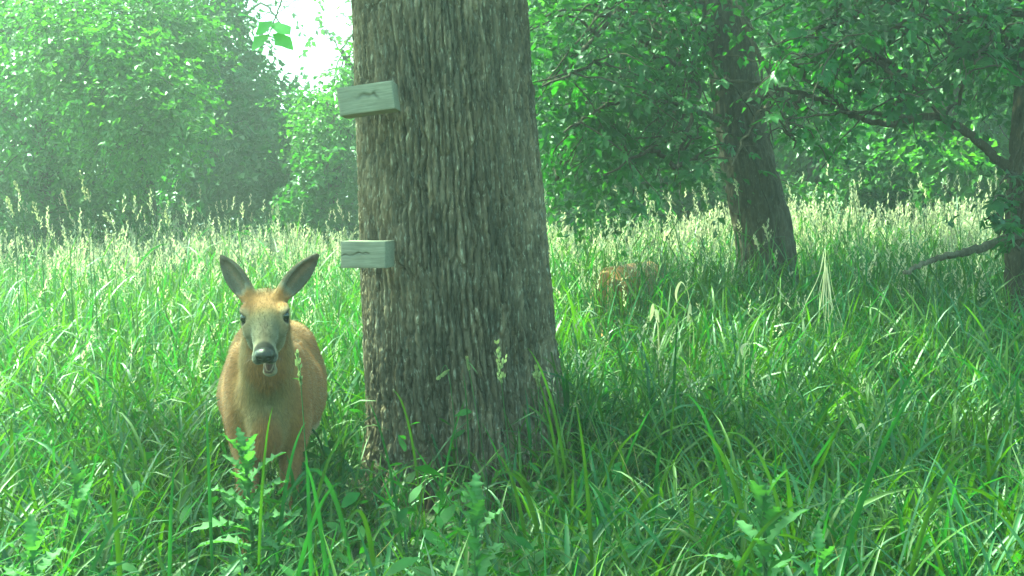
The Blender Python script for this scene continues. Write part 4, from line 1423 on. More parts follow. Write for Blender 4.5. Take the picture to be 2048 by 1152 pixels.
# deeper rows, each tree on its own
BACK = [(-260, 20, 'far shaded tree beyond the left edge tree'), (170, 25, 'far tree glimpsed between the left edge tree and the sunlit maple'),
        (330, 29, 'distant tree behind the tall shaded tree, on its left'), (455, 26, 'distant dark tree straight behind the tall shaded tree'),
        (830, 24, 'distant tree hidden mostly by the thick trunk'), (1010, 27, 'distant tree showing past the right side of the thick trunk'),
        (1180, 23, 'far tree behind the drooping branches next to the thick trunk'), (1400, 25, 'far tree standing behind the leaning trunk'),
        (1540, 31, 'farthest sunlit tree in the gap right of the leaning trunk'), (1730, 24, 'far tree behind the arching limb'),
        (1920, 28, 'far tree above the right edge of the meadow'), (2200, 22, 'far tree at the outer right edge of the wood')]
for k, (px, Y, lab) in enumerate(BACK):
    b = ground_pt(px, Y)
    lobes = []
    for j in range(9):
        z = [0.7, 1.1, 1.9, 2.6, 3.3, 4.2, 5.2, 6.4, 7.8][j]
        lobes.append((b + np.array([rng.normal(0, .9), rng.normal(0, .7), z]), (1.5, 1.1, .75), 120 if z < 5 else 80))
    make_tree('background_tree', lab, b, [b, b + np.array([rng.normal(0, .2), 0, 3]), b + np.array([rng.normal(0, .4), 0, 9])],
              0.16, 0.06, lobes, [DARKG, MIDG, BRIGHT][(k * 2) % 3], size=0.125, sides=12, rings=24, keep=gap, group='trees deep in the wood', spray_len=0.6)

for k, (px, Y, lab) in enumerate([(1690, 19.5, 'leafy tree under the arching limb, left of the bushy bright one'), (1840, 18.5, 'leafy tree straight behind the bushy bright one'),
                                  (1990, 19.0, 'leafy tree behind the right edge trunk'), (1500, 20.0, 'leafy tree close behind the leaning trunk, on its right'),
                                  (1100, 18.5, 'leafy tree right beside the thick trunk, beyond the meadow')]):
    b = ground_pt(px, Y)
    lobes = [(b + np.array([rng.normal(0, .7), rng.normal(0, .4), z]), (1.1, .8, .6), 105, .11, [MIDG, BRIGHT, DARKG][j % 3])
             for j, z in enumerate([0.5, 0.9, 1.4, 1.9, 2.5, 3.1, 3.8, 4.6])]
    make_tree('broadleaf_tree', lab, b, [b, b + np.array([rng.normal(0, .15), 0, 2.5]), b + np.array([rng.normal(0, .3), 0, 7])],
              0.13, 0.05, lobes, MIDG, size=0.11, sides=12, rings=24, group='trees along the edge of the wood')

# low shrubs in front of the wood
for k, (px, Y, w, h, lab) in enumerate([(60, 14.6, .8, .45, 'low dark bush at the foot of the left edge tree'),
                                        (270, 15.2, .6, .45, 'rounded yellow-green bush below the sunlit maple'),
                                        (590, 17.0, .8, .5, 'dark bush at the wood edge left of the thick trunk'),
                                        (1230, 14.4, .9, .35, 'grey-green low bush behind the sunlit grass right of the thick trunk'),
                                        (1440, 15.0, .7, .35, 'dark bush just left behind the leaning trunk'),
                                        (1740, 15.6, .9, .35, 'dark low bush between leaning trunk and right edge')]):
    b = ground_pt(px, Y)
    e = empty('bush', b)
    tag(e, lab, 'bush', 'bushes along the foot of the wood')
    sg, cg = Geo(), Geo()
    for j in range(7):
        tip = b + np.array([rng.normal(0, w * .5), rng.normal(0, .3), h * 2 * rng.random() + .4])
        add_tube(sg, [b, (b + tip) / 2 + rng.normal(0, .05, 3), tip], 0.015, 0.005, 8, 5)
    sg.build('stem', M_BARK2, e, b)
    leaf_sprays(cg, b + np.array([0, 0, .75]), (w, .6, h + .25), 150, 12, 0.085, BRIGHT if k == 1 else DARKG, 0.35, 0.4, 0.2)
    o = cg.build('crown', M_LEAF, e, b, smooth=False)
    o['kind'] = 'stuff'


# a twig with a few big leaves hanging in front of the sky gap
def hanging_twig():
    p = at(545, -40, 3.0)
    e = empty('hanging_twig', p)
    tag(e, 'thin twig with a few large leaves, paled as by glare, hanging against the bright sky', 'twig')
    g = Geo()
    pa = [at(575, -60, 3.0), at(560, 10, 3.0), at(545, 48, 3.0), at(538, 70, 3.0)]
    add_tube(g, pa, 0.0022, 0.0012, 16, 5, 0.0008)
    g.build('twig', M_TWIG, e, p)
    for (bx, by, tx, ty, s) in [(538, 48, 574, 60, .045), (540, 66, 505, 92, .05), (542, 66, 580, 90, .045), (500, 34, 480, 26, .04), (548, 40, 515, 62, .035)]:
        a, t = at(bx, by, 3.0), at(tx, ty, 2.97)
        place_leaf(e, a, t - a, norm(np.array([0.1, -0.75, 0.6]) + rng.normal(0, .2, 3)), np.linalg.norm(t - a) * 1.1, SIMPLE_LEAF, p)


hanging_twig()


# ------------------------------------------------------------------ grass
TRUNK_X = (935 - 1024) / F * TY
DOE_X = (536 - 1024) / F * 4.88
HEIGHT_Y = np.array([1.2, 2.4, 3.2, 4.4, 5.6, 7, 9, 12, 17])
HEIGHT_Z = np.array([0.42, 0.46, 0.40, 0.38, 0.46, 0.58, 0.68, 0.76, 0.78])


def blades(g, base, az, L, W, th0, bend, segs, color, twist=None, fold=False, mat=0, tipcol=None, wprof=None):
    """ribbon leaves: base (n,3), azimuth, length, width, angle from vertical at the base, total bend"""
    n = len(base)
    t = np.linspace(0, 1, segs + 1)
    th = th0[:, None] + bend[:, None] * t[None, :] ** 1.3
    hd = np.stack([np.cos(az), np.sin(az), 0 * az], -1)
    st = L[:, None] / segs
    thm = (th[:, 1:] + th[:, :-1]) / 2
    hx = np.concatenate([np.zeros((n, 1)), np.cumsum(np.sin(thm) * st, 1)], 1)
    hz = np.concatenate([np.zeros((n, 1)), np.cumsum(np.cos(thm) * st, 1)], 1)
    P = base[:, None, :] + hx[..., None] * hd[:, None, :] + hz[..., None] * np.array([0, 0, 1.0])
    tw = (twist if twist is not None else rng.normal(0, 0.5, n))[:, None] * (0.3 + t[None, :])
    side0 = np.stack([-np.sin(az), np.cos(az), 0 * az], -1)[:, None, :]
    nrm = np.cos(th)[..., None] * (-hd[:, None, :]) + np.sin(th)[..., None] * np.array([0, 0, 1.0])
    S = np.cos(tw)[..., None] * side0 + np.sin(tw)[..., None] * nrm
    Nn = -np.sin(tw)[..., None] * side0 + np.cos(tw)[..., None] * nrm
    wp = (np.minimum(1, 0.45 + 2.2 * t) * (1 - t ** 2.2) + 0.02) if wprof is None else wprof(t)
    w = W[:, None] * wp[None, :] * 0.5
    cols = np.asarray(color, float)
    if fold:
        V = np.stack([P - S * w[..., None] + Nn * w[..., None] * 0.35, P, P + S * w[..., None] + Nn * w[..., None] * 0.35], 2)
        k = 3
    else:
        V = np.stack([P - S * w[..., None], P + S * w[..., None]], 2)
        k = 2
    i = np.arange(n * (segs + 1) * k).reshape(n, segs + 1, k)
    q = np.stack([i[:, :-1, :-1], i[:, :-1, 1:], i[:, 1:, 1:], i[:, 1:, :-1]], -1).reshape(-1, 4)
    C = np.broadcast_to(cols[:, None, None, :], V.shape).reshape(-1, 3)
    g.add(V.reshape(-1, 3), quads=q, color=C, mat=mat)
    return P


def grass_color(n, lo=0.75, hi=1.35):
    base = np.array([0.066, 0.120, 0.027])
    c = base * (lo + (hi - lo) * rng.random((n, 1)))
    blue = rng.random((n, 1))
    c = c * np.where(blue < 0.45, np.array([0.80, 0.98, 1.40]), np.array([1.25, 1.08, 0.75]))
    return c


def scatter(y0, y1, dens, margin=0.35):
    """plants per square metre between two distances, inside what the camera could see"""
    n = int((0.77 * (y0 + y1) / 2 + 2 * margin) * (y1 - y0) * dens)
    Y = y0 + (y1 - y0) * rng.random(n)
    X = (rng.random(n) - 0.5) * (0.77 * Y + 2 * margin)
    cl = fbm(X * 1.7, Y * 1.7, 15, 3)
    keep = rng.random(n) < (0.35 + 1.4 * sstep(0.3, 0.7, cl))
    X, Y = X[keep], Y[keep]
    thin = np.exp(-((X + 0.30) / 0.55) ** 2) * sstep(3.4, 4.0, Y) * (1 - sstep(5.5, 5.8, Y))
    thin = np.maximum(thin, np.exp(-((X - DOE_X - 0.03) / 0.22) ** 2) * sstep(2.9, 3.4, Y) * (1 - sstep(4.7, 5.0, Y)))
    tk = rng.random(len(X)) > 0.80 * thin
    X, Y = X[tk], Y[tk]
    ok = ((X - TRUNK_X) ** 2 + (Y - TY) ** 2) > 0.44 ** 2
    ok &= ~((np.abs(X - DOE_X) < 0.13) & (np.abs(Y - 4.85) < 0.50))
    ok &= ((X - b0[0]) ** 2 + (Y - b0[1]) ** 2) > 0.24 ** 2
    return X[ok], Y[ok]


def grass_height(X, Y):
    h = np.interp(Y, HEIGHT_Y, HEIGHT_Z)
    h = h * (0.85 + 0.35 * fbm(X * 0.8 + 9, Y * 0.8, 25, 2))
    # trodden low in front of the trunk and the doe
    low = np.exp(-((X + 0.32) / 0.72) ** 2) * sstep(2.3, 3.0, Y) * (1 - sstep(5.0, 5.6, Y))
    graze = np.exp(-(((X - 0.088 * Y) / 0.055) ** 2)) * sstep(6.6, 7.6, Y) * (1 - sstep(9.6, 10.2, Y))
    return h * (1 - 0.60 * low) * (1 - 0.36 * graze) * (1 + 0.18 * sstep(7.2, 7.8, Y) * (1 - sstep(9.2, 9.6, Y)) * np.exp(-((X - 0.085 * Y) / 0.5) ** 2))


G = Geo()          # slots: 0 blade, 1 seed head, 2 straw


def heads(base, tip_dir, L, W, color, nsp, mat=1):
    """panicles: many small spikelets round an axis"""
    n = len(base)
    t = (np.arange(nsp) + 0.5) / nsp
    wid = np.sin(np.pi * (0.12 + 0.85 * t)) ** 0.8
    a = rng.random((n, nsp)) * 2 * math.pi
    A = norm(np.cross(tip_dir, np.array([0.3, 0.9, 0.1])))
    B = np.cross(tip_dir, A)
    out = np.cos(a)[..., None] * A[:, None, :] + np.sin(a)[..., None] * B[:, None, :]
    P = base[:, None, :] + tip_dir[:, None, :] * (t[None, :, None] * L[:, None, None]) + out * (wid[None, :, None] * W[:, None, None] * (0.2 + 0.5 * rng.random((n, nsp, 1))))
    d = norm(tip_dir[:, None, :] * 0.9 + out * 0.45 + rng.normal(0, 0.15, P.shape))
    sl = (L[:, None, None] / nsp) * (2.0 + rng.random((n, nsp, 1)))
    sd = norm(np.cross(d, rng.normal(size=P.shape))) * sl * 0.20
    V = np.stack([P - d * sl * 0.5, P + sd, P + d * sl * 0.5, P - sd], 2).reshape(-1, 3)
    i = np.arange(n * nsp * 4).reshape(-1, 4)
    c = np.repeat((np.asarray(color) * np.ones((n, 1)) * (0.75 + 0.5 * rng.random((n, 1))))[:, None, :], nsp * 4, 1).reshape(-1, 3)
    G.add(V, quads=i, color=c, mat=mat)


def stand(y0, y1, dens, nleaf, segs, fold, wid, head_frac, hl, nsp, lean=0.12):
    X, Y = scatter(y0, y1, dens)
    n = len(X)
    h = grass_height(X, Y) * (0.7 + 0.5 * rng.random(n)) * np.where((rng.random(n) < 0.10) & (Y > 7.5), 1.22 + 0.2 * rng.random(n), 1)
    B = np.stack([X, Y, gz(X, Y) - 0.01], -1)
    az = rng.random(n) * 2 * math.pi
    th0 = np.abs(rng.normal(0, lean, n))
    bd = rng.normal(0.10, 0.12, n)
    col_ = grass_color(n)
    P = blades(G, B, az, h, np.full(n, 0.0030 + 0.0004 * y0), th0, bd, 4, col_ * np.array([0.9, 0.85, 0.9]), wprof=lambda t: 1 - 0.5 * t)
    for k in range(nleaf):
        f = 0.10 + 0.80 * (k + rng.random(n)) / nleaf
        s = f * 4
        i = np.minimum(s.astype(int), 3)
        p = P[np.arange(n), i] + (P[np.arange(n), i + 1] - P[np.arange(n), i]) * (s - i)[:, None]
        la = az + math.pi * k + rng.normal(0, 0.9, n)
        Ls = (0.16 + 0.20 * rng.random(n)) * (0.8 + 0.4 * np.minimum(1, h / 0.6))
        blades(G, p, la, Ls, wid * (0.6 + 0.8 * rng.random(n)), 0.25 + 0.45 * rng.random(n), np.abs(rng.normal(0.85, 0.55, n)), segs,
               col_ * (0.9 + 0.25 * rng.random((n, 1))), fold=fold)
    hs = rng.random(n) < head_frac * (0.15 + 1.7 * sstep(0.35, 0.68, fbm(X * 1.1 + 40, Y * 0.8, 61, 3)))
    if hs.any():
        d = norm(P[hs, -1] - P[hs, -2] + rng.normal(0, 0.04, (hs.sum(), 3)))
        m = hs.sum()
        c = np.array([0.52, 0.46, 0.32]) * (0.8 + 0.4 * rng.random((m, 1)))
        Ls = hl * (0.7 + 0.6 * rng.random(m))
        tp = P[hs, -1] + d * 0.10
        blades(G, P[hs, -1], az[hs], np.full(m, 0.12), np.full(m, 0.0025), th0[hs] + bd[hs], np.zeros(m), 1, col_[hs])
        heads(tp, d, Ls, Ls * 0.18, c, nsp)
    return n


stand(1.7, 3.2, 230, 4, 6, True, 0.0125, 0.0, .1, 1, 0.25)
stand(3.2, 5.2, 300, 4, 5, True, 0.0118, 0.0, .1, 1, 0.18)
stand(5.2, 8.0, 340, 4, 4, False, 0.0105, 0.05, .10, 14, 0.13)
stand(8.0, 12.0, 290, 3, 3, False, 0.0115, 0.30, .12, 12, 0.11)
stand(12.0, 17.5, 230, 3, 2, False, 0.016, 0.75, .13, 10, 0.10)


# low leaves close to the ground so that soil does not show
def undergrowth(y0, y1, dens, segs, wid):
    X, Y = scatter(y0, y1, dens)
    n = len(X)
    B = np.stack([X, Y, gz(X, Y)], -1)
    L = 0.18 + 0.22 * rng.random(n)
    blades(G, B, rng.random(n) * 6.28, L, wid * (0.6 + 0.8 * rng.random(n)), np.abs(rng.normal(0.3, 0.25, n)), np.abs(rng.normal(1.0, 0.5, n)), segs,
           grass_color(n, 0.65, 1.2), fold=False)


undergrowth(2.2, 5.5, 560, 4, 0.011)
undergrowth(5.5, 9.0, 300, 3, 0.010)

# broad arching blades that stand out in front, on either side of the trunk foot and the doe
FEATURE = [  # foot px, py, Y, tip px, py, width, arch
    (1140, 830, 4.6, 1055, 695, .015, .02), (1128, 900, 4.5, 1068, 740, .013, .02), (1190, 1020, 3.4, 1150, 800, .013, .02),
    (840, 840, 4.6, 785, 780, .011, .02), (1060, 1000, 3.9, 992, 905, .014, .02), (1090, 1010, 3.8, 985, 960, .017, .10),
    (700, 1000, 3.6, 560, 1030, .016, .20), (600, 990, 3.6, 700, 850, .014, .02), (545, 985, 3.6, 612, 843, .014, .02),
    (510, 1000, 3.4, 545, 815, .010, .03), (420, 960, 3.4, 412, 798, .016, .02), (620, 1020, 3.4, 612, 900, .014, .02),
    (660, 1060, 3.2, 608, 922, .015, .03), (940, 800, 4.9, 925, 745, .008, .01), (1650, 1040, 2.8, 1850, 760, .016, .03),
    (1530, 960, 3.2, 1390, 850, .017, .02), (1480, 870, 3.6, 1365, 785, .015, .02), (1600, 900, 3.3, 1440, 870, .014, .05),
    (240, 1060, 3.0, 215, 910, .016, .03),
    (120, 1090, 2.8, 300, 1040, .015, .05), (330, 1060, 3.0, 352, 925, .013, .02),
    (1800, 1000, 2.9, 1960, 890, .014, .04), (1400, 1090, 2.7, 1640, 1010, .013, .05), (760, 1080, 3.0, 690, 1075, .015, .14),
    (560, 1090, 2.9, 690, 960, .013, .04), (870, 960, 4.2, 930, 800, .010, .01), (800, 960, 4.2, 735, 800, .010, .03)]
for (fx, fy, Y, tx, ty, w, arch) in FEATURE:
    a, t = at(fx, fy, Y), at(tx, ty, Y - 0.08)
    mid = (a + t) / 2 + np.array([0, 0, arch])
    foot = np.array([a[0] + (a[0] - t[0]) * 0.15, a[1] + 0.05, float(gz(a[0], Y))])
    tt = np.linspace(0, 1, 14)[:, None]
    ctl = a + (a - t) * -0.25 + np.array([0, 0, arch * 1.6 + 0.02])
    p = foot * (1 - tt) ** 2 + ctl * 2 * tt * (1 - tt) + t * tt ** 2
    tn = norm(np.gradient(p, axis=0))
    sd = norm(np.cross(tn, norm(np.array([rng.normal(0, .3), -1, .35]))))
    nn = np.cross(sd, tn)
    ww = (w * (0.35 + 0.65 * np.minimum(1, tt * 2.5)) * (1 - tt ** 3) + 0.0006) * 0.42
    V = np.stack([p - sd * ww + nn * ww * .3, p, p + sd * ww + nn * ww * .3], 1)
    i = np.arange(42).reshape(14, 3)
    q = np.stack([i[:-1, :-1], i[:-1, 1:], i[1:, 1:], i[1:, :-1]], -1).reshape(-1, 4)
    G.add(V.reshape(-1, 3), quads=q, color=grass_color(1, 0.8, 1.15)[0])

# scattered dead straw among the green
X_, Y_ = scatter(3.0, 9.0, 9)
n_ = len(X_)
blades(G, np.stack([X_, Y_, gz(X_, Y_)], -1), rng.random(n_) * 6.28, 0.25 + 0.3 * rng.random(n_), np.full(n_, 0.006), np.abs(rng.normal(.2, .2, n_)),
       np.abs(rng.normal(.8, .6, n_)), 4, np.array([0.42, 0.34, 0.18]) * (0.7 + 0.5 * rng.random((n_, 1))), mat=2)
go = G.build('meadow_grass', [M_GRASS, M_HEAD, M_STRAW])
tag(go, 'tall green meadow grass with pale seed heads towards the wood', 'grass', kind='stuff')

# ------------------------------------------------------------------ low broad-leaved weeds (uncountable)
W = Geo()
X, Y = scatter(2.4, 6.5, 55)
for x, y in zip(X, Y):
    h = float(np.interp(y, [2.4, 4, 6.5], [.30, .25, .40])) * (0.6 + 0.7 * rng.random())
    z = float(gz(x, y))
    m = 7
    ang = np.arange(m) * 2.4 + rng.random() * 6
    hh = z + h * (0.3 + 0.7 * np.arange(m) / (m - 1))
    Ls = 0.05 + 0.05 * rng.random(m)
    bs = np.stack([np.full(m, x), np.full(m, y), hh], -1)
    blades(W, bs, ang, Ls, Ls * 0.42, 0.8 + 0.4 * rng.random(m), 0.7 * rng.random(m), 3, np.array([0.055, 0.125, 0.03]) * (0.7 + .6 * rng.random((m, 1))),
           wprof=lambda t: np.sin(np.pi * (0.08 + 0.88 * t)))
    blades(W, np.array([[x, y, z]]), np.zeros(1), np.array([h]), np.array([.004]), np.zeros(1), np.zeros(1), 2, np.array([[.06, .10, .03]]), wprof=lambda t: 1 - .4 * t)
wo = W.build('weeds', M_WEED)
tag(wo, 'low broad-leaved weeds among the foreground grass', 'weeds', kind='stuff')


# ------------------------------------------------------------------ thistles
def thistle_leaf(seed):
    r = np.random.default_rng(seed)
    g = Geo()
    n = 22
    V = []
    for k in range(n):
        t = k / (n - 1)
        w = 0.17 * math.sin(math.pi * (0.06 + 0.92 * t)) ** 0.7
        tooth = 1.25 if k % 3 == 1 else (0.62 if k % 3 == 0 else 0.9)
        sh = 0.035 if k % 3 == 1 else 0
        z = 0.25 * t - 0.42 * t * t
        for s in (-1, 0, 1):
            ww = w * tooth * (1 + .15 * r.normal()) if s else 0
            V.append((s * ww, t + (sh if s else 0), z + (0.35 * ww + 0.03 * r.normal()) * abs(s)))
    q = []
    for k in range(n - 1):
        a = k * 3
        q += [[a, a + 1, a + 4, a + 3], [a + 1, a + 2, a + 5, a + 4]]
    c = np.array([0.095, 0.165, 0.065])
    C = np.tile(c, (len(V), 1))
    C[1::3] *= 1.35
    g.add(V, quads=q, color=C)
    return g.build('leaf', M_WEED, link=False).data


THISTLE = [thistle_leaf(s) for s in (1, 2, 3)]


def thistle(label, px, pty, Y, n, size, lean=0.0):
    top = at(px, pty, Y)
    base = np.array([top[0] + lean, top[1] + 0.03, float(gz(top[0], Y))])
    e = empty('thistle', base)
    tag(e, label, 'thistle', 'young thistles in the foreground')
    g = Geo()
    p = add_tube(g, [base, (base + top) / 2 + np.array([0.008, 0, 0]), top - np.array([0, 0, size * 0.35])], 0.007, 0.004, 12, 7, 0.001)
    g.build('stem', M_WEED, e, base)
    g_st = e.children[0].data
    a = g_st.color_attributes['Col']
    a.data.foreach_set('color', np.tile(np.array([0.10, 0.16, 0.06, 1], np.float32), len(g_st.vertices)))
    for k in range(n):
        t = 0.22 + 0.78 * k / (n - 1)
        f = t * 11
        i = min(int(f), 10)
        pos = p[i] + (p[i + 1] - p[i]) * (f - i)
        a_ = k * 2.4 + rng.random() * 0.5
        el = -0.1 + 1.45 * (k / (n - 1)) ** 1.6
        d = np.array([math.cos(a_) * math.cos(el), math.sin(a_) * math.cos(el), math.sin(el)])
        upn = norm(np.array([0, 0, 1.0]) - d * 0.3 + np.array([-math.cos(a_), -math.sin(a_), 0]) * 0.6 + rng.normal(0, .15, 3))
        place_leaf(e, pos, d, upn, size * (1.15 - 0.5 * (k / (n - 1))) * (0.85 + .3 * rng.random()), THISTLE, base)


thistle('bright green young thistle in front of the foot of the thick trunk', 948, 985, 2.75, 26, 0.15)
thistle('pale dusty thistle in the shade right of the thick trunk', 1528, 965, 2.7, 28, 0.15)
thistle('leafy thistle with drooping pale leaves in front of the doe', 487, 878, 3.6, 28, 0.16, 0.02)
thistle('thistle at the bottom left corner of the meadow', 60, 1075, 2.6, 20, 0.14)
thistle('small thistle low among grass left of the doe', 150, 950, 3.4, 20, 0.12)
thistle('low thistle at the bottom, right of the pale dusty one', 1640, 1075, 2.6, 12, 0.11)


# ------------------------------------------------------------------ single grass stalks that stand out
def stalk(label, foot_px, head0, head1, Y, leaves=(), green=False, wide=0.16, group='seeding grass stalks'):
    h0, h1 = at(*head0, Y), at(*head1, Y)
    foot = np.array([at(foot_px, 700, Y)[0], Y, float(gz(at(foot_px, 700, Y)[0], Y))])
    e = empty('grass_stalk', foot)
    tag(e, label, 'grass stalk', group)
    g = Geo()
    mid = (foot + h0) / 2 + np.array([0.01, 0, 0.02])
    add_tube(g, [foot, mid, h0, h1], 0.0022 + 0.00015 * Y, 0.001, 26, 5)
    o = g.build('stem', M_GRASS, e, foot)
    nv = len(o.data.vertices)
    o.data.color_attributes['Col'].data.foreach_set('color', np.tile(np.array([0.08, 0.13, 0.045, 1], np.float32), nv))
    hg = Geo()
    L = np.linalg.norm(h1 - h0)
    d = norm(h1 - h0)
    A = norm(np.cross(d, [0, 1.0, 0.1])); B = np.cross(d, A)
    for k in range(60):
        t = rng.random()
        w = L * wide * math.sin(math.pi * (0.10 + 0.86 * (1 - t))) * (0.3 + 0.7 * (math.sin(t * 17 + Y) > -0.3))
        a = rng.random() * 6.28
        o_ = A * math.cos(a) + B * math.sin(a)
        p = h0 + d * t * L + o_ * w * (0.2 + 0.8 * rng.random())
        dd = norm(d + o_ * 0.5)
        ss = norm(np.cross(dd, rng.normal(size=3))) * (0.0034 if green else 0.0024) * (1 + 0.1 * Y)
        sl = (0.014 if green else 0.011) * (1 + 0.06 * Y)
        c = (np.array([0.34, 0.36, 0.17]) if green else np.array([0.46, 0.42, 0.27])) * (0.75 + .5 * rng.random())
        hg.add([p - dd * sl * .5, p + ss, p + dd * sl * .5, p - ss], quads=[[0, 1, 2, 3]], color=c)
    o = hg.build('seed_head', M_HEAD, e, foot, smooth=False)
    for (bx, by, tx, ty, w) in leaves:
        lg = Geo()
        a, t = at(bx, by, Y), at(tx, ty, Y - 0.05)
        L_ = np.linalg.norm(t - a)
        dr = (t - a) / L_
        th = math.acos(np.clip(dr[2], -1, 1))
        blades(lg, a[None], np.array([math.atan2(dr[1], dr[0])]), np.array([L_]), np.array([w]), np.array([th - .1]), np.array([.2]), 6,
               np.array([[0.06, 0.125, 0.035]]), np.array([.6]))
        lg.build('leaf', M_GRASS, e, foot)


stalk('seeding grass stalk with a clustered green head in front of the thick trunk', 1030, (1003, 765), (994, 682), 4.2,
      [(1022, 852, 1075, 822, .008)], True, .20)
stalk('slim pale seed head in front of the doe, at her shoulder', 612, (602, 770), (594, 702), 3.7, [(603, 760, 582, 757, .004)], True, .10)
stalk('thin bent stalk with a short tip across the middle of the thick trunk', 990, (938, 738), (934, 716), 4.4, [(936, 722, 957, 751, .004)], True, .06)
stalk('stalk with a small drooping green tip on the left of the thick trunk', 925, (896, 741), (876, 757), 4.4, [], True, .12)
stalk('small green seed head at the right edge of the thick trunk', 1085, (1076, 772), (1072, 732), 4.3, [(1083, 870, 1110, 905, .008)], True, .16)
stalk('tall nodding seed head just left of the leaning trunk, the topmost one', 1452, (1431, 362), (1422, 328), 7.6)
stalk('upright seed head left of the leaning trunk, below the topmost one', 1436, (1416, 415), (1403, 366), 7.4)
stalk('nodding seed head farthest left of the leaning trunk', 1382, (1352, 410), (1330, 393), 7.3)
stalk('thin seed head standing in front of the middle of the leaning trunk', 1505, (1476, 392), (1469, 358), 7.6, [(1484, 430, 1466, 428, .006)])
stalk('seed head with a bent neck in front of the lower leaning trunk', 1545, (1537, 482), (1527, 448), 7.4)
stalk('short seed head in front of the foot of the leaning trunk', 1520, (1518, 500), (1507, 470), 7.2)
stalk('lone arched seed head right of the thick trunk above the bright grass', 1188, (1192, 418), (1200, 402), 8.0)
stalk('thin dark stalk with a small tip, right of the leaning trunk', 1748, (1712, 422), (1706, 402), 7.2)
stalk('tallest seed head on the left, before the dark wood', 190, (172, 400), (160, 342), 7.4, [], False, .09)
stalk('second seed head on the left, hanging just under the tallest', 196, (180, 406), (174, 378), 7.2, [], False, .12)
stalk('seed head near the left edge, highest there', 58, (42, 390), (28, 362), 7.0, [], False, .12)
stalk('feathery seed head at the left edge, under the highest', 40, (28, 430), (14, 394), 6.8, [], False, .16)
stalk('bushy seed head between the left edge and the tallest stalk', 98, (78, 442), (66, 402), 7.0, [], False, .2)
stalk('thin bare-looking stalk on the far left before the dark wood', 145, (136, 420), (124, 380), 7.2, [], False, .05)
stalk('leaning pair-like seed head below the sunlit maple', 240, (224, 448), (206, 422), 8.0, [], False, .2)
stalk('seed head left of the doe, above the sunlit grass', 352, (338, 452), (330, 420), 8.6, [], False, .2)

# ------------------------------------------------------------------ dry straw things
def straw_clump():
    Y = 6.6
    apex = at(1651, 500, Y)
    base = np.array([at(1660, 700, Y)[0], Y, float(gz(at(1660, 700, Y)[0], Y))])
    e = empty('straw_tuft', base)
    tag(e, 'pointed tuft of dry pale straw standing in the green grass, right of the leaning trunk', 'straw tuft')
    ends = [(1604, 640), (1622, 690), (1640, 725), (1648, 660), (1668, 690), (1684, 745), (1694, 700), (1634, 600), (1662, 610), (1655, 640), (1676, 640)]
    for k, (x, y) in enumerate(ends):
        g = Geo()
        f = at(x, y, Y - 0.05 + rng.normal(0, .05))
        a = apex + np.array([rng.normal(0, .006), rng.normal(0, .006), -abs(rng.normal(0, .05)) * (k > 1)])
        m1 = a * .62 + f * .38 + np.array([(a[0] - f[0]) * .12 + rng.normal(0, .007), 0, 0])
        m2 = a * .25 + f * .75 + np.array([rng.normal(0, .016), rng.normal(0, .02), rng.normal(0, .01)])
        p = smooth_path([a, m1, m2, f], 16)
        tn = norm(np.gradient(p, axis=0))
        sd = norm(np.cross(tn, np.array([rng.normal(0, .7), -1, .2])))
        t = np.linspace(0, 1, 16)
        w = ((0.0012 + 0.0042 * np.sin(np.pi * np.minimum(1, t * 1.1)) ** 2 * (0.5 + 0.7 * vnoise(t * 5, t * 0 + k, 5))) * (0.6 + .8 * rng.random()) + (0.0045 if k < 4 else 0.001) * np.exp(-((t - .12) / .14) ** 2))[:, None] * .6
        V = np.stack([p - sd * w, p + sd * w], 1).reshape(-1, 3)
        i = np.arange(32).reshape(16, 2)
        g.add(V, quads=np.stack([i[:-1, 0], i[:-1, 1], i[1:, 1], i[1:, 0]], -1), color=np.array([0.74, 0.64, 0.44]) * (0.7 + .4 * rng.random()))
        g.build('straw', M_STRAW, e, base)


straw_clump()


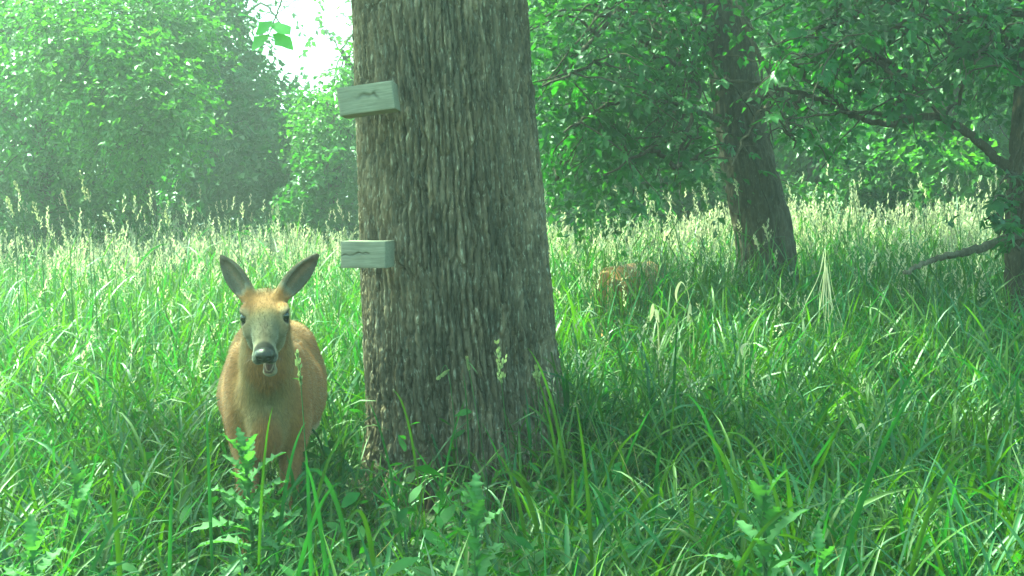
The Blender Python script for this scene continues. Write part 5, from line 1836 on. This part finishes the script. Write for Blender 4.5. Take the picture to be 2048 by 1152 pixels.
def dry_blade(label, pts, Y, w):
    P = [at(x, y, Y) for x, y in pts]
    g = Geo()
    ft = np.array([P[-1][0], Y, float(gz(P[-1][0], Y))])
    p = smooth_path(P + [ft], 22)
    tn = norm(np.gradient(p, axis=0))
    sd = norm(np.cross(tn, np.array([.2, -1, .2])))
    t = np.linspace(0, 1, 22)
    ww = (w * np.clip(np.sin(np.pi * np.minimum(1, t * 2.2 + .05)), 0, 1) + 0.0022)[:, None] * .5
    i = np.arange(44).reshape(22, 2)
    g.add(np.stack([p - sd * ww, p + sd * ww], 1).reshape(-1, 3), quads=np.stack([i[:-1, 0], i[:-1, 1], i[1:, 1], i[1:, 0]], -1), color=(0.62, 0.54, 0.36))
    o = g.build('dry_leaf', M_STRAW, None, ft)
    o.location = ft
    tag(o, label, 'dry leaf', 'dry pale leaves in the green grass')


dry_blade('tall dry pale blade right of the trunk, leftmost of the dry leaves', [(1300, 642), (1304, 625), (1307, 608), (1312, 640), (1318, 680)], 6.3, .016)
dry_blade('curled dry leaf close beside the leftmost dry blade', [(1318, 645), (1312, 622), (1306, 628), (1316, 670)], 6.25, .014)
dry_blade('hook-shaped dry blade, the topmost of the dry leaves', [(1354, 605), (1352, 585), (1362, 564), (1374, 580), (1378, 600), (1380, 630)], 6.6, .011)
dry_blade('short hanging dry leaf just under the hook-shaped one', [(1375, 643), (1379, 625), (1381, 608), (1384, 640), (1388, 690)], 6.4, .015)
dry_blade('small folded dry blade, lowest of the dry leaves', [(1484, 710), (1484, 695), (1495, 688), (1499, 708), (1488, 740)], 5.6, .012)
dry_blade('dry blade lying low at the right, below the straw tuft', [(1712, 858), (1724, 850), (1732, 870), (1740, 890)], 4.4, .009)


# ------------------------------------------------------------------ thin volume added to stand in for the veil of lens flare
def flare_haze(density):
    m, nt, out = new_mat('flare_veil')
    v = nt.nodes.new('ShaderNodeVolumePrincipled')
    v.inputs['Color'].default_value = (0.92, 0.97, 0.95, 1)
    v.inputs['Density'].default_value = density
    v.inputs['Anisotropy'].default_value = 0.5
    nt.links.new(v.outputs[0], out.inputs['Volume'])
    g = Geo()
    x0, x1, y0, y1, z0, z1 = -320, 320, -220, 320, -2.0, 16.0
    V = [(x, y, z) for z in (z0, z1) for y in (y0, y1) for x in (x0, x1)]
    g.add(V, quads=[[0, 2, 3, 1], [4, 5, 7, 6], [0, 1, 5, 4], [2, 6, 7, 3], [0, 4, 6, 2], [1, 3, 7, 5]])
    o = g.build('flare_haze', m, smooth=False)
    o['kind'] = 'stuff'


flare_haze(0.0060)
